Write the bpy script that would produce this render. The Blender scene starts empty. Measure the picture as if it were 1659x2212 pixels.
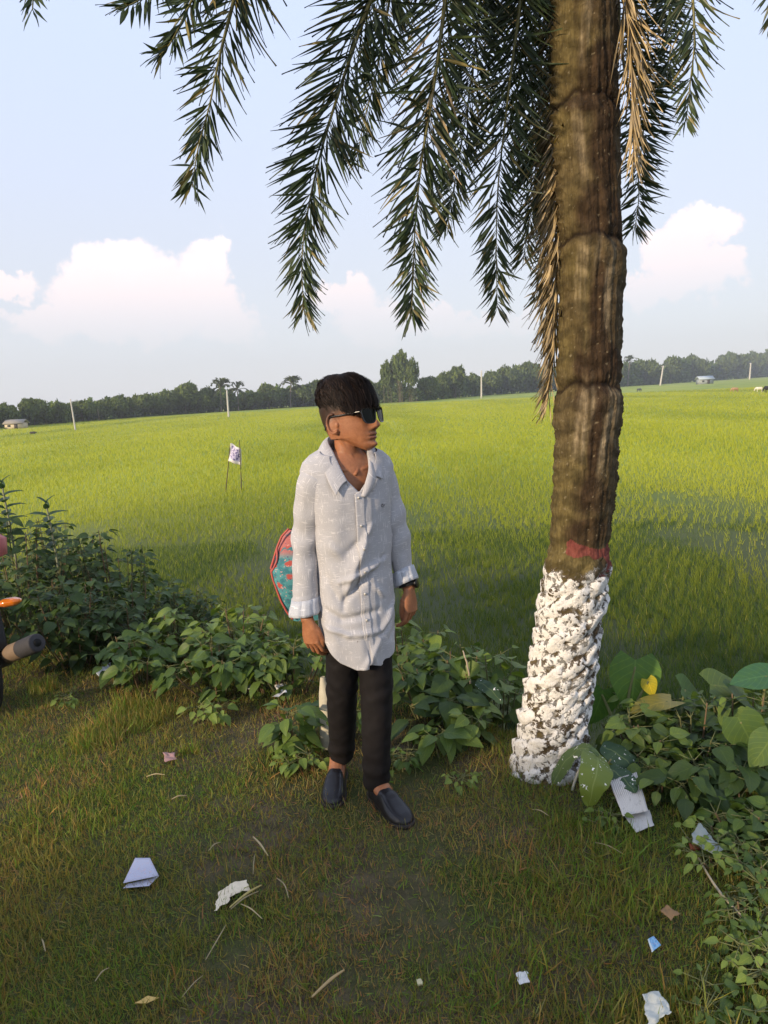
import bpy, math, random
import numpy as np
from mathutils import Vector, Matrix, noise as mnoise
R = math.radians
rng = np.random.default_rng(7)
random.seed(7)
scene = bpy.context.scene
col = scene.collection

# ------------------------------------------------------------------ camera
FPX = 740.0; PITCH = R(9.1); ROLL = R(2.93); CAMH = 1.6
_f = np.array([0, math.cos(PITCH), -math.sin(PITCH)]); _r = np.array([1., 0, 0]); _u = np.cross(_r, _f)
_r2 = _r*math.cos(ROLL) - _u*math.sin(ROLL); _u2 = _u*math.cos(ROLL) + _r*math.sin(ROLL)
cd = bpy.data.cameras.new('camera'); cam = bpy.data.objects.new('camera', cd); col.objects.link(cam)
cd.sensor_fit = 'VERTICAL'; cd.sensor_height = 36; cd.lens = 36*FPX/1024
cd.clip_start = 0.05; cd.clip_end = 6000
cam.matrix_world = Matrix(((_r2[0], _u2[0], -_f[0], 0), (_r2[1], _u2[1], -_f[1], 0), (_r2[2], _u2[2], -_f[2], CAMH), (0, 0, 0, 1)))
scene.camera = cam
CAMP = np.array([0, 0, CAMH])
def ray(X, Y):                       # measured on a 1659 x 2212 view of the photograph
    return _f + (X*768/1659-384)/FPX*_r2 + (512-Y*1024/2212)/FPX*_u2
def G(X, Y, z=0.0):
    d = ray(X, Y); return CAMP + d*((z-CAMH)/d[2])
def D(X, Y, y):
    d = ray(X, Y); return CAMP + d*(y/d[1])

# ------------------------------------------------------------------ sky and sun
SUN_EL = R(15); SUN_DIR = np.array([0.76, 0.65])      # horizontal travel direction of the light
SUN_DIR /= np.linalg.norm(SUN_DIR)
w = bpy.data.worlds.new('World'); scene.world = w; w.use_nodes = True
nt = w.node_tree; nt.nodes.clear()
class NB:                            # little node builder
    def __init__(s, nt): s.nt = nt
    def n(s, t, **kw):
        o = s.nt.nodes.new(t)
        for k, v in kw.items():
            if k.startswith('i_'):
                o.inputs[k[2:].replace('_', ' ')].default_value = v
            else: setattr(o, k, v)
        return o
    def l(s, a, b): s.nt.links.new(a, b)
    def val(s, x, sock):
        if hasattr(x, 'links'): s.l(x, sock)
        else: sock.default_value = x
    def m(s, op, a, b=0.0, c=0.0, clamp=False):
        o = s.n('ShaderNodeMath', operation=op, use_clamp=clamp)
        s.val(a, o.inputs[0]); s.val(b, o.inputs[1]); s.val(c, o.inputs[2]); return o.outputs[0]
    def mix(s, f, a, b, bt='MIX'):
        o = s.n('ShaderNodeMix', data_type='RGBA', blend_type=bt)
        s.val(f, o.inputs[0]); s.val(a if hasattr(a, 'links') else (*a, 1), o.inputs[6]); s.val(b if hasattr(b, 'links') else (*b, 1), o.inputs[7]); return o.outputs[2]
    def ss(s, x, a, b):
        o = s.n('ShaderNodeMapRange', interpolation_type='SMOOTHSTEP')
        s.val(x, o.inputs[0]); o.inputs[1].default_value = a; o.inputs[2].default_value = b; return o.outputs[0]
    def noise(s, vec, scale, det=3, rough=.5, out=0, dist=0):
        o = s.n('ShaderNodeTexNoise'); s.l(vec, o.inputs['Vector'])
        o.inputs['Scale'].default_value = scale; o.inputs['Detail'].default_value = det; o.inputs['Roughness'].default_value = rough
        o.inputs['Distortion'].default_value = dist
        return o.outputs[out]
b = NB(nt)
sky = b.n('ShaderNodeTexSky', sky_type='NISHITA', sun_disc=False, sun_elevation=SUN_EL,
          sun_rotation=math.atan2(-SUN_DIR[0], -SUN_DIR[1]), air_density=1.0, dust_density=0.8, ozone_density=1.5)
tc = b.n('ShaderNodeTexCoord'); gen = tc.outputs['Generated']
sep = b.n('ShaderNodeSeparateXYZ'); b.l(gen, sep.inputs[0])
az = b.m('ARCTAN2', sep.outputs[0], sep.outputs[1]); el = b.m('ARCSINE', sep.outputs[2])
nz = b.noise(gen, 9, 6, .55, 1); nz2 = b.noise(gen, 34, 6, .62, 1)
def warp(c, n, ch, amp):
    s_ = b.n('ShaderNodeSeparateColor'); b.l(n, s_.inputs[0]); return b.m('ADD', c, b.m('MULTIPLY', b.m('SUBTRACT', s_.outputs[ch], .5), amp))
azw = warp(warp(az, nz, 0, .11), nz2, 0, .06); elw = warp(warp(el, nz, 1, .09), nz2, 1, .055)
azs = warp(az, nz, 0, .2); els = warp(el, nz, 1, .12)
CL = [(245,585,78,50),(185,640,85,60),(110,695,90,40),(330,650,100,70),(455,560,55,42),(430,620,80,70),(490,690,80,50),(250,715,150,40),(25,605,40,30),(60,680,60,30),
      (750,652,66,40),(800,700,90,45),(930,700,85,32),(1040,700,60,25),(1140,690,50,28),
      (1515,485,55,40),(1462,540,55,45),(1545,585,60,42),(1390,625,48,32),(1470,610,70,40)]
dens = None
for (X, Y, a, c) in CL:
    d0 = ray(X, Y); d0 = d0/np.linalg.norm(d0)
    A0 = math.atan2(d0[0], d0[1]); E0 = math.asin(d0[2]); ra = a/1598*1.12; re = c/1598*1.12
    q = b.m('ADD', b.m('POWER', b.m('ABSOLUTE', b.m('MULTIPLY', b.m('SUBTRACT', azw, A0), 1/ra)), 2), b.m('POWER', b.m('ABSOLUTE', b.m('MULTIPLY', b.m('SUBTRACT', elw, E0), 1/re)), 2))
    v = b.m('SUBTRACT', 1.0, q)
    dens = v if dens is None else b.m('SMOOTH_MAX', dens, v, .25)
cl = b.ss(dens, .0, .6)
low = b.ss(el, .06, .19)                       # cloud feet dissolve in the haze
cl = b.m('MULTIPLY', cl, b.m('ADD', b.m('MULTIPLY', low, .80), .10))
puff = b.ss(b.noise(gen, 26, 5, .6), .3, .75)
ccol = b.mix(b.m('MULTIPLY', b.ss(el, .13, .27), puff), (0.90, 0.76, 0.74), (1.0, .95, .94))
hz = b.ss(el, .42, -.02)
skyc = b.mix(1.0, sky.outputs[0], (1, 1, 1), 'MULTIPLY')
SKYK = 10.0
vm = b.n('ShaderNodeVectorMath', operation='SCALE'); b.l(skyc, vm.inputs[0]); vm.inputs['Scale'].default_value = 1.0
pale = b.mix(b.ss(el, .0, .5), (0.64, 0.65, 0.69), (0.60, 0.69, 0.91))
def scaled(c, k):
    v_ = b.n('ShaderNodeVectorMath', operation='SCALE'); b.l(c, v_.inputs[0]); v_.inputs['Scale'].default_value = k; return v_.outputs[0]
base = b.mix(.82, vm.outputs[0], scaled(pale, SKYK))      # thin high haze over the clear sky
fin = b.mix(cl, base, scaled(ccol, SKYK*1.0))
bg = b.n('ShaderNodeBackground'); b.l(fin, bg.inputs[0]); bg.inputs[1].default_value = 0.1
wo = b.n('ShaderNodeOutputWorld'); b.l(bg.outputs[0], wo.inputs[0])

sl = bpy.data.lights.new('sun', 'SUN'); sl.energy = 3.6; sl.angle = R(2.0); sl.color = (1.0, .80, .56)
sun = bpy.data.objects.new('sun', sl); col.objects.link(sun)
ld = Vector((SUN_DIR[0]*math.cos(SUN_EL), SUN_DIR[1]*math.cos(SUN_EL), -math.sin(SUN_EL)))
sun.rotation_euler = ld.to_track_quat('-Z', 'Y').to_euler(); sun.location = (-8, -12, 12)
scene.view_settings.view_transform = 'Standard'; scene.view_settings.look = 'None'
scene.view_settings.exposure = 0.5; scene.view_settings.gamma = 1.0
scene.render.engine = 'CYCLES'

# ------------------------------------------------------------------ helpers
def unit(v): v = np.asarray(v, float); return v/np.maximum(np.linalg.norm(v, axis=-1, keepdims=True), 1e-9)
class MB:
    def __init__(s): s.v = []; s.f = []; s.c = []; s.uv = []; s.n = 0; s.mi = []
    def add(s, v, f, c=(1, 1, 1), uv=None, mi=0):
        v = np.asarray(v, float).reshape(-1, 3); k = len(v)
        s.v.append(v)
        groups = f if isinstance(f, list) and len(f) and isinstance(f[0], np.ndarray) else [np.asarray(f, int)]
        for g in groups:
            if len(g): s.f.append(g+s.n); s.mi.append(np.full(len(g), mi))
        c = np.asarray(c, float)
        s.c.append(np.broadcast_to(c, (k, 3)) if c.ndim == 1 else c)
        s.uv.append(np.zeros((k, 2)) if uv is None else np.asarray(uv, float)); s.n += k
        return s
    def mesh(s, name, smooth=True, off=(0, 0, 0)):
        me = bpy.data.meshes.new(name)
        V = np.concatenate(s.v)-np.asarray(off, float)
        li = np.concatenate([g.ravel() for g in s.f]); tot = np.concatenate([np.full(len(g), g.shape[1]) for g in s.f])
        me.vertices.add(len(V)); me.vertices.foreach_set('co', V.astype(np.float32).ravel())
        me.loops.add(len(li)); me.loops.foreach_set('vertex_index', li.astype(np.int32))
        me.polygons.add(len(tot)); me.polygons.foreach_set('loop_start', np.concatenate([[0], np.cumsum(tot)[:-1]]).astype(np.int32))
        me.polygons.foreach_set('loop_total', tot.astype(np.int32))
        me.polygons.foreach_set('material_index', np.concatenate(s.mi).astype(np.int32))
        if smooth: me.polygons.foreach_set('use_smooth', np.ones(len(tot), bool))
        me.update(calc_edges=True)
        C = np.concatenate(s.c); a = me.color_attributes.new('Col', 'FLOAT_COLOR', 'POINT')
        a.data.foreach_set('color', np.column_stack([C, np.ones(len(C))]).astype(np.float32).ravel())
        U = np.concatenate(s.uv)
        if U.any():
            ul = me.uv_layers.new(name='UV'); ul.data.foreach_set('uv', U[li].astype(np.float32).ravel())
        return me
    def build(s, name, mat, parent=None, smooth=True, loc=None):
        off = np.array(parent_world(parent)) if parent is not None else (np.array(loc) if loc is not None else np.zeros(3))
        me = s.mesh(name, smooth, off)
        for m_ in (mat if isinstance(mat, (list, tuple)) else [mat]): me.materials.append(m_)
        o = bpy.data.objects.new(name, me); col.objects.link(o)
        if parent is not None: o.parent = parent
        elif loc is not None: o.location = loc
        return o
def parent_world(p):
    v = Vector((0, 0, 0))
    while p is not None: v += p.location; p = p.parent
    return v
def tag(o, label=None, cat=None, group=None, kind=None):
    if label: o['label'] = label
    if cat: o['category'] = cat
    if group: o['group'] = group
    if kind: o['kind'] = kind
    return o
def thing(name, label, cat, loc=(0, 0, 0), group=None):
    o = bpy.data.objects.new(name, None); o.empty_display_size = .1; col.objects.link(o); o.location = [float(x) for x in loc]
    return tag(o, label, cat, group)
def cat_rom(P_, n):
    P_ = np.asarray(P_, float); k = len(P_)
    t = np.linspace(0, k-1-1e-9, n); i = t.astype(int); u = (t-i)[:, None]
    g = lambda j: P_[np.clip(j, 0, k-1)]
    p0, p1, p2, p3 = g(i-1), g(i), g(i+1), g(i+2)
    return .5*((2*p1)+(-p0+p2)*u+(2*p0-5*p1+4*p2-p3)*u**2+(-p0+3*p1-3*p2+p3)*u**3)
def gridf(nr, nc, wrap=True):
    r, c = np.meshgrid(np.arange(nr-1), np.arange(nc if wrap else nc-1), indexing='ij'); c2 = (c+1) % nc
    return np.stack([r*nc+c, r*nc+c2, (r+1)*nc+c2, (r+1)*nc+c], -1).reshape(-1, 4)
def frames(P_, up=(0, 0, 1)):
    T = unit(np.gradient(P_, axis=0)); up = np.asarray(up, float)
    S = np.cross(T, up); bad = np.linalg.norm(S, axis=1) < .05
    S[bad] = np.cross(T[bad], (1, 0, 0)); S = unit(S); return T, S, np.cross(S, T)
def tube(pts, rad, seg=12, n=None, up=(0, 0, 1), closed=True, rad2=None):
    """tapered tube; rad along the side vector, rad2 along the other"""
    pts = np.asarray(pts, float); k = len(pts); n = n or k
    P_ = cat_rom(pts, n) if k > 2 else pts[0]+(pts[-1]-pts[0])*np.linspace(0, 1, n)[:, None]
    ra = np.interp(np.linspace(0, 1, n), np.linspace(0, 1, len(np.atleast_1d(rad))), np.atleast_1d(rad))
    rb = ra if rad2 is None else np.interp(np.linspace(0, 1, n), np.linspace(0, 1, len(np.atleast_1d(rad2))), np.atleast_1d(rad2))
    T, S, U = frames(P_, up)
    a = np.linspace(0, 2*np.pi, seg, endpoint=False)
    V = P_[:, None]+S[:, None]*(ra[:, None]*np.cos(a))[..., None]+U[:, None]*(rb[:, None]*np.sin(a))[..., None]
    V = V.reshape(-1, 3); F = [gridf(n, seg)]
    if closed:
        m = len(V); V = np.vstack([V, P_[0], P_[-1]]); j = np.arange(seg); j2 = (j+1) % seg
        F.append(np.stack([j2, j, np.full(seg, m)], 1)); F.append(np.stack([(n-1)*seg+j, (n-1)*seg+j2, np.full(seg, m+1)], 1))
    return V, F
def capsule(p, q, r1, r2, seg=12):
    p, q = np.asarray(p, float), np.asarray(q, float); L = np.linalg.norm(q-p); d = (q-p)/L
    ts, rs = [], []
    for a in np.linspace(-90, 0, 5): ts.append(r1*math.sin(R(a))); rs.append(max(r1*math.cos(R(a)), 1e-4))
    for a in np.linspace(0, 90, 5): ts.append(L+r2*math.sin(R(a))); rs.append(max(r2*math.cos(R(a)), 1e-4))
    P_ = p+d*np.array(ts)[:, None]; up = (0, 0, 1) if abs(d[2]) < .9 else (1, 0, 0)
    S = unit(np.cross(d, up)); U = np.cross(S, d); a = np.linspace(0, 2*np.pi, seg, endpoint=False)
    V = P_[:, None]+np.array(rs)[:, None, None]*(np.cos(a)[:, None]*S+np.sin(a)[:, None]*U)
    n = len(ts); V = V.reshape(-1, 3); F = [gridf(n, seg), np.arange(seg)[::-1][None, :], ((n-1)*seg+np.arange(seg))[None, :]]
    return V, F
def ellipsoid(c, r, nu=20, nv=14, M=None):
    th = np.linspace(0, np.pi, nv)[1:-1]; ph = np.linspace(0, 2*np.pi, nu, endpoint=False)
    V = np.stack([np.sin(th)[:, None]*np.cos(ph), np.sin(th)[:, None]*np.sin(ph), np.cos(th)[:, None]*np.ones(nu)], -1).reshape(-1, 3)
    V = np.vstack([V, (0, 0, 1), (0, 0, -1)])*np.asarray(r)
    if M is not None: V = V@np.asarray(M).T
    V = V+np.asarray(c); m = (nv-2)*nu; j = np.arange(nu); j2 = (j+1) % nu
    return V, [gridf(nv-2, nu)[:, ::-1], np.stack([j, j2, np.full(nu, m)], 1), np.stack([(nv-3)*nu+j2, (nv-3)*nu+j, np.full(nu, m+1)], 1)]
def box(c, s, M=None, bev=0.0):
    x = np.array([[-1, -1, -1], [1, -1, -1], [1, 1, -1], [-1, 1, -1], [-1, -1, 1], [1, -1, 1], [1, 1, 1], [-1, 1, 1]], float)*np.asarray(s)/2
    if M is not None: x = x@np.asarray(M).T
    return x+np.asarray(c), np.array([[0, 3, 2, 1], [4, 5, 6, 7], [0, 1, 5, 4], [1, 2, 6, 5], [2, 3, 7, 6], [3, 0, 4, 7]])
def rotz(a): c, s = math.cos(a), math.sin(a); return np.array([[c, -s, 0], [s, c, 0], [0, 0, 1.]])
def nz3(p, sc=1.0, oct_=2):          # smooth value noise on arrays, via sines (cheap and seamless)
    p = np.asarray(p)*sc; o = 0; a = 1.0
    for k in range(oct_+1):
        q = p*(1.9**k)+k*3.7
        o = o+a*(np.sin(q[..., 0]*1.3+1.7*np.sin(q[..., 1]*1.1+.5))*np.cos(q[..., 1]*1.2+1.3*np.sin(q[..., 2]*.9))+np.sin(q[..., 2]*1.4+1.5*np.sin(q[..., 0]*.8+2)))*.5
        a *= .5
    return o
# templates: x = width, y = along, z = normal
def leaf_template(n=5, wpos=.35, fold=.18, droop=.25, tip=1.0, heart=0.0):
    t = np.linspace(0, 1, n+1); ww = np.sin(np.pi*t**(math.log(.5)/math.log(wpos)))**.8*.5
    if heart: ww = np.maximum(ww, .0); ww[0] = .30; ww[1] = max(ww[1], .42)
    V = []; UV = []
    for i, ti in enumerate(t):
        y = ti; z = -droop*ti*ti
        for k, sx in enumerate((-1, -.5, 0, .5, 1)):
            yy = y-(heart*abs(sx)*(1-ti)**2 if heart else 0)
            V.append((sx*ww[i], yy, z+fold*abs(sx)*ww[i]*2*.5+.02*math.sin(9*ti+k*2)*abs(sx))); UV.append((sx*.5+.5, ti))
    F = [(i*5+k, i*5+k+1, i*5+k+6, i*5+k+5) for i in range(n) for k in range(4)]
    return np.array(V), np.array(F), np.array(UV)
def blade_template(n=3, bend=.35):
    V = []; UV = []
    for i in range(n+1):
        t = i/n; wd = .5*(1-t)**.7 if i < n else 0
        y = t*(1-.25*bend*t); z = -bend*t*t
        if i < n: V += [(-wd, y, z), (wd, y, z)]; UV += [(0, t), (1, t)]
        else: V += [(0, y, z)]; UV += [(.5, 1)]
    F = [np.array([(2*i, 2*i+1, 2*i+3, 2*i+2) for i in range(n-1)]), np.array([(2*n-2, 2*n-1, 2*n)])]
    return np.array(V), F, np.array(UV)
def scatter(mb, tpl, pos, along, normal, length, width, colr, mi=0):
    tv, tf, tu = tpl; N = len(pos)
    Y = unit(along); Z = normal-np.sum(normal*Y, -1, keepdims=True)*Y; Z = unit(Z); X = np.cross(Y, Z)
    length = np.broadcast_to(length, (N,)); width = np.broadcast_to(width, (N,))
    V = pos[:, None]+X[:, None]*(tv[:, 0]*width[:, None])[..., None]+Y[:, None]*(tv[:, 1]*length[:, None])[..., None]+Z[:, None]*(tv[:, 2]*length[:, None])[..., None]
    k = len(tv); offs = (np.arange(N)*k)[:, None, None]
    fs = tf if isinstance(tf, list) else [tf]
    F = [(g[None]+offs).reshape(-1, g.shape[1]) for g in fs]
    c = np.repeat(np.broadcast_to(colr, (N, 3)), k, 0)
    mb.add(V.reshape(-1, 3), F, c, np.tile(tu, (N, 1)), mi)
LEAF = leaf_template(); LEAFW = leaf_template(6, .33, .15, .35); BLADE = blade_template(3, .45); BLADE2 = blade_template(2, .3)
LEAFS = leaf_template(3, .4, .2, .2); QUAD = leaf_template(1, .5)
def tri_leaf():                      # tiny rhombic leaf for far or dense foliage
    V = np.array([(0, 0, 0), (.5, .45, .08), (0, 1, -.05), (-.5, .45, .08)]); return V, np.array([(0, 1, 2, 3)]), np.array([(.5, 0), (1, .45), (.5, 1), (0, .45)])
RH = tri_leaf()

# ------------------------------------------------------------------ materials
def mat(name, fn):
    m_ = bpy.data.materials.new(name); m_.use_nodes = True; t = m_.node_tree; t.nodes.clear(); q = NB(t)
    out = q.n('ShaderNodeOutputMaterial'); s = fn(q); q.l(s, out.inputs[0]); return m_
def princ(q, colr, rough=.6, spec=.4, bump=None, bs=.3, bd=.01, **kw):
    p = q.n('ShaderNodeBsdfPrincipled'); q.val(colr if hasattr(colr, 'links') else (*colr, 1), p.inputs['Base Color']); q.val(rough, p.inputs['Roughness'])
    p.inputs['Specular IOR Level'].default_value = spec
    for k, v in kw.items(): q.val(v, p.inputs[k.replace('_', ' ')])
    if bump is not None:
        bn = q.n('ShaderNodeBump'); bn.inputs['Strength'].default_value = bs; bn.inputs['Distance'].default_value = bd
        q.l(bump, bn.inputs['Height']); q.l(bn.outputs[0], p.inputs['Normal'])
    return p.outputs[0]
def attr(q, name='Col'): return q.n('ShaderNodeAttribute', attribute_name=name).outputs[0]
def objc(q): return q.n('ShaderNodeTexCoord').outputs['Object']
def posw(q): return q.n('ShaderNodeNewGeometry').outputs['Position']
def uvc(q): return q.n('ShaderNodeTexCoord').outputs['UV']
def foliage_mat(name, tr=.3, rough=.5, veins=0.0, spec=.35):
    def fn(q):
        c = attr(q)
        n = q.noise(posw(q), 40, 2); c = q.mix(q.ss(n, .3, .8), c, q.mix(1, c, (1.25, 1.15, .8), 'MULTIPLY'))
        bump = None
        if veins:
            s = q.n('ShaderNodeSeparateXYZ'); q.l(uvc(q), s.inputs[0])
            d = q.m('ABSOLUTE', q.m('SUBTRACT', s.outputs[0], .5))
            mid = q.ss(d, .035, .0)
            side = q.m('SINE', q.m('MULTIPLY', q.m('SUBTRACT', s.outputs[1], q.m('MULTIPLY', d, .75)), 42))
            vein = q.m('MAXIMUM', mid, q.m('MULTIPLY', q.ss(side, .82, 1.0), .55))
            c = q.mix(q.m('MULTIPLY', vein, veins), c, q.mix(1, c, (2.0, 1.7, 1.6), 'MULTIPLY')); bump = vein
            spots = q.ss(q.noise(posw(q), 120, 2), .68, .78); c = q.mix(q.m('MULTIPLY', spots, .5), c, (.10, .075, .03))
        p = princ(q, c, rough, spec, bump, -.35, .003)
        tl = q.n('ShaderNodeBsdfTranslucent'); q.l(q.mix(1, c, (1.3, 1.35, .6), 'MULTIPLY'), tl.inputs[0])
        ms = q.n('ShaderNodeMixShader'); ms.inputs[0].default_value = tr; q.l(p, ms.inputs[1]); q.l(tl.outputs[0], ms.inputs[2]); return ms.outputs[0]
    return mat(name, fn)
M = {}
M['leaf'] = foliage_mat('leaf', .28, .5, .6)
M['foliage'] = foliage_mat('foliage', .3, .6)
M['far_foliage'] = foliage_mat('far_foliage', .25, .8, 0, .1)
M['grass'] = foliage_mat('grass', .3, .6, 0, .2)
M['palm_leaf'] = foliage_mat('palm_leaf', .12, .42, 0, .4)
def vcmat(name, rough=.7, spec=.3, ns=60, amt=.25, bs=.25, bd=.004, **kw):
    def fn(q):
        n = q.noise(objc(q), ns, 5, .6); c = attr(q)
        c = q.mix(q.m('MULTIPLY', q.ss(n, .3, .7), amt), c, q.mix(1, c, (.55, .53, .5), 'MULTIPLY'))
        return princ(q, c, rough, spec, n, bs, bd, **kw)
    return mat(name, fn)
M['stem'] = vcmat('stem', .7, .3, 90)
M['bark'] = vcmat('bark', .9, .1, 25, .6, .6, .02)
M['generic'] = vcmat('generic', .6, .3, 60, .2)
M['paper'] = vcmat('paper', .8, .2, 70, .12, .25, .003)
M['metal'] = vcmat('metal', .35, .5, 60, .3, Metallic=.9)
M['rubber'] = vcmat('rubber', .75, .3, 80, .4)

# ------------------------------------------------------------------ ground
FZ = -0.7
def edge_y(x): return np.interp(x, [-9, -3.2, -1.6, -.6, .12, .6, 1.0, 1.6, 2.4, 5, 12], [8.5, 5.6, 4.7, 3.95, 3.5, 3.2, 2.85, 2.35, 1.9, .8, -2])
def gz(x, y):
    x = np.asarray(x, float); y = np.asarray(y, float)
    t = np.clip((y-edge_y(x)+.1*np.sin(x*3.1)+.06*np.sin(x*7+y*3))/1.3, 0, 1); t = t*t*(3-2*t)
    n = nz3(np.stack([x, y, 0*x], -1), 1.7, 2)*.018+nz3(np.stack([x, y, 0*x+4], -1), 7, 1)*.006
    n = n*np.exp(-np.maximum(np.hypot(x, y)-15, 0)/8)
    n = n*(1-.8*t)
    return FZ*t+n
def ax(lo, hi, n, k):                # spacing fine near 0, coarse far away
    t = np.linspace(np.arcsinh(lo/k), np.arcsinh(hi/k), n); return k*np.sinh(t)
gx = ax(-2600, 2600, 420, 1.2); gy = np.concatenate([ax(-300, -.001, 60, 2), ax(0, 3200, 420, 2.0)])
XX, YY = np.meshgrid(gx, gy); ZZ = gz(XX, YY)
def ground_mat(q):
    p = posw(q); s = q.n('ShaderNodeSeparateXYZ'); q.l(p, s.inputs[0])
    z = s.outputs[2]
    n1 = q.noise(p, 1.3, 4, .6); n2 = q.noise(p, 9, 5, .65); n3 = q.noise(p, 60, 4, .7)
    soil = q.mix(q.ss(n2, .35, .7), (.065, .050, .032), (.125, .095, .060))
    soil = q.mix(q.m('MULTIPLY', q.ss(n3, .45, .7), .6), soil, (.15, .115, .065))
    gr = q.mix(q.ss(n3, .3, .7), (.035, .052, .014), (.075, .082, .026))
    bank = q.mix(q.ss(n1, .38, .62), soil, gr)
    far = q.n('ShaderNodeVectorMath', operation='LENGTH'); q.l(p, far.inputs[0]); d = far.outputs['Value']
    mp = q.n('ShaderNodeMapping'); q.l(p, mp.inputs[0]); mp.inputs['Scale'].default_value = (.55, .12, 1)
    big = q.noise(mp.outputs[0], .25, 4, .6)
    mud = q.mix(n2, (.030, .037, .018), (.055, .062, .030))
    rice = q.mix(q.ss(big, .35, .65), (.22, .29, .03), (.36, .39, .045))
    fld = q.mix(q.ss(d, 7, 26), q.mix(.06, mud, rice), rice)
    c = q.mix(q.ss(z, -.15, -.45), bank, fld)
    rg = q.mix(q.ss(z, -.3, -.6), (.95, .95, .95), q.mix(n2, (.5, .5, .5), (.75, .75, .75)))
    return princ(q, c, rg, .10, n3, .5, .02)
g = MB().add(np.stack([XX, YY, ZZ], -1).reshape(-1, 3), gridf(len(gy), len(gx), False)).build('ground', mat('ground', ground_mat))
tag(g, 'grassy earth bank falling to a flat paddy field', kind='structure')

# ------------------------------------------------------------------ grass on the bank
def pn(x, y, s, k=0): return nz3(np.stack([x, y, 0*x+k], -1), s, 2)
def grass_bank():
    mb = MB()
    def sow(n, box_, hl, hh, wd, keep, seed, tpl=BLADE2, tilt=.9):
        r = np.random.default_rng(seed); x0, x1, y0, y1 = box_
        v = r.random(n); y = y0+(y1-y0)*v**1.25; x = (x0+(x1-x0)*r.random(n)); x = x*(.24+.33*y)  # wedge seen by the lens
        k = keep(x, y, r); x = x[k]; y = y[k]; n = len(x)
        k = y < edge_y(x)+1.5; x = x[k]; y = y[k]; n = len(x)
        z = gz(x, y)
        a = r.random(n)*2*np.pi; tl = (r.random(n)**.8)*tilt+.25
        al = np.stack([np.cos(a)*np.sin(tl), np.sin(a)*np.sin(tl), np.cos(tl)], -1)
        nm = np.stack([np.cos(a+r.normal(0, .6, n)), np.sin(a), 0*a], -1)+np.array([0, 0, .6])
        g1 = pn(x, y, 1.5)+r.normal(0, .45, n); g2 = pn(x, y, 4.5, 9)+r.normal(0, .5, n)
        green = 1.45*np.stack([.080+.05*r.random(n), .115+.07*r.random(n), .020+.015*r.random(n)], -1)
        dry = np.stack([.24+.20*r.random(n), .17+.14*r.random(n), .07+.06*r.random(n)], -1)
        olive = 1.3*np.stack([.14+.08*r.random(n), .125+.07*r.random(n), .035+.025*r.random(n)], -1)
        c = np.where((g1 > .22+.6*np.clip((2.9-y)*1.5, 0, 1)*np.clip(.3-x, 0, 1))[:, None], green, olive); c = np.where((g2 > .62)[:, None], dry, c)
        lush = np.clip((x-.3)*.8, -.4, .65)+np.clip(-(x+1.2)*.4, 0, .5)*(y > 2.6); lush += np.clip(-(x+.7)*.9, 0, .6)*(y > 3.0); c = np.where((r.random(n) < lush)[:, None], np.where((r.random(n) < .75)[:, None], green, olive), c)
        scatter(mb, tpl, np.stack([x, y, z-.004], -1), al, nm, (hl+(hh-hl)*r.random(n)**2), wd*(.6+.8*r.random(n)), c)
    dirt = [(G(485, 1905), .13), (G(500, 2080), .10), (G(420, 1990), .07), (G(760, 2150), .08)]
    def keep_a(x, y, r):
        k = np.ones(len(x), bool)
        for c, ra in dirt: k &= (np.hypot(x-c[0], (y-c[1])) > ra*(.7+.5*r.random(len(x)))) | (r.random(len(x)) < .28)
        return k & (pn(x, y, 3.2, 5)+r.normal(0, .45, len(x)) > -.64)
    sow(380000, (-1.75, 1.75, 1.35, 6.6), .015, .055, .0034, keep_a, 1)
    sow(70000, (-1.75, 1.75, 1.35, 6.6), .035, .085, .0040, lambda x, y, r: keep_a(x, y, r) & (pn(x, y, 5, 2) > .2), 2, BLADE, .7)
    # long grass: right foreground and the left edge
    sow(150000, (-1.75, 1.75, 1.35, 5.2), .010, .035, .0030, lambda x, y, r: r.random(len(x)) < .8, 8, BLADE2, 1.9)
    sow(60000, (.1, 1.75, 1.35, 3.6), .04, .12, .0048, lambda x, y, r: (r.random(len(x)) < np.clip((x-.25)*.9, 0, 1)) & (pn(x, y, 3, 3) > -.2), 3, BLADE, .8)
    sow(40000, (-1.75, -.7, 3.2, 5.4), .04, .11, .0045, lambda x, y, r: pn(x, y, 4, 3) > .1, 4, BLADE, .6)
    return tag(mb.build('grass', M['grass'], loc=(0, 2.5, 0)), 'short mixed green and dry grass on the bank', 'grass', kind='stuff')
grass_bank()

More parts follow.
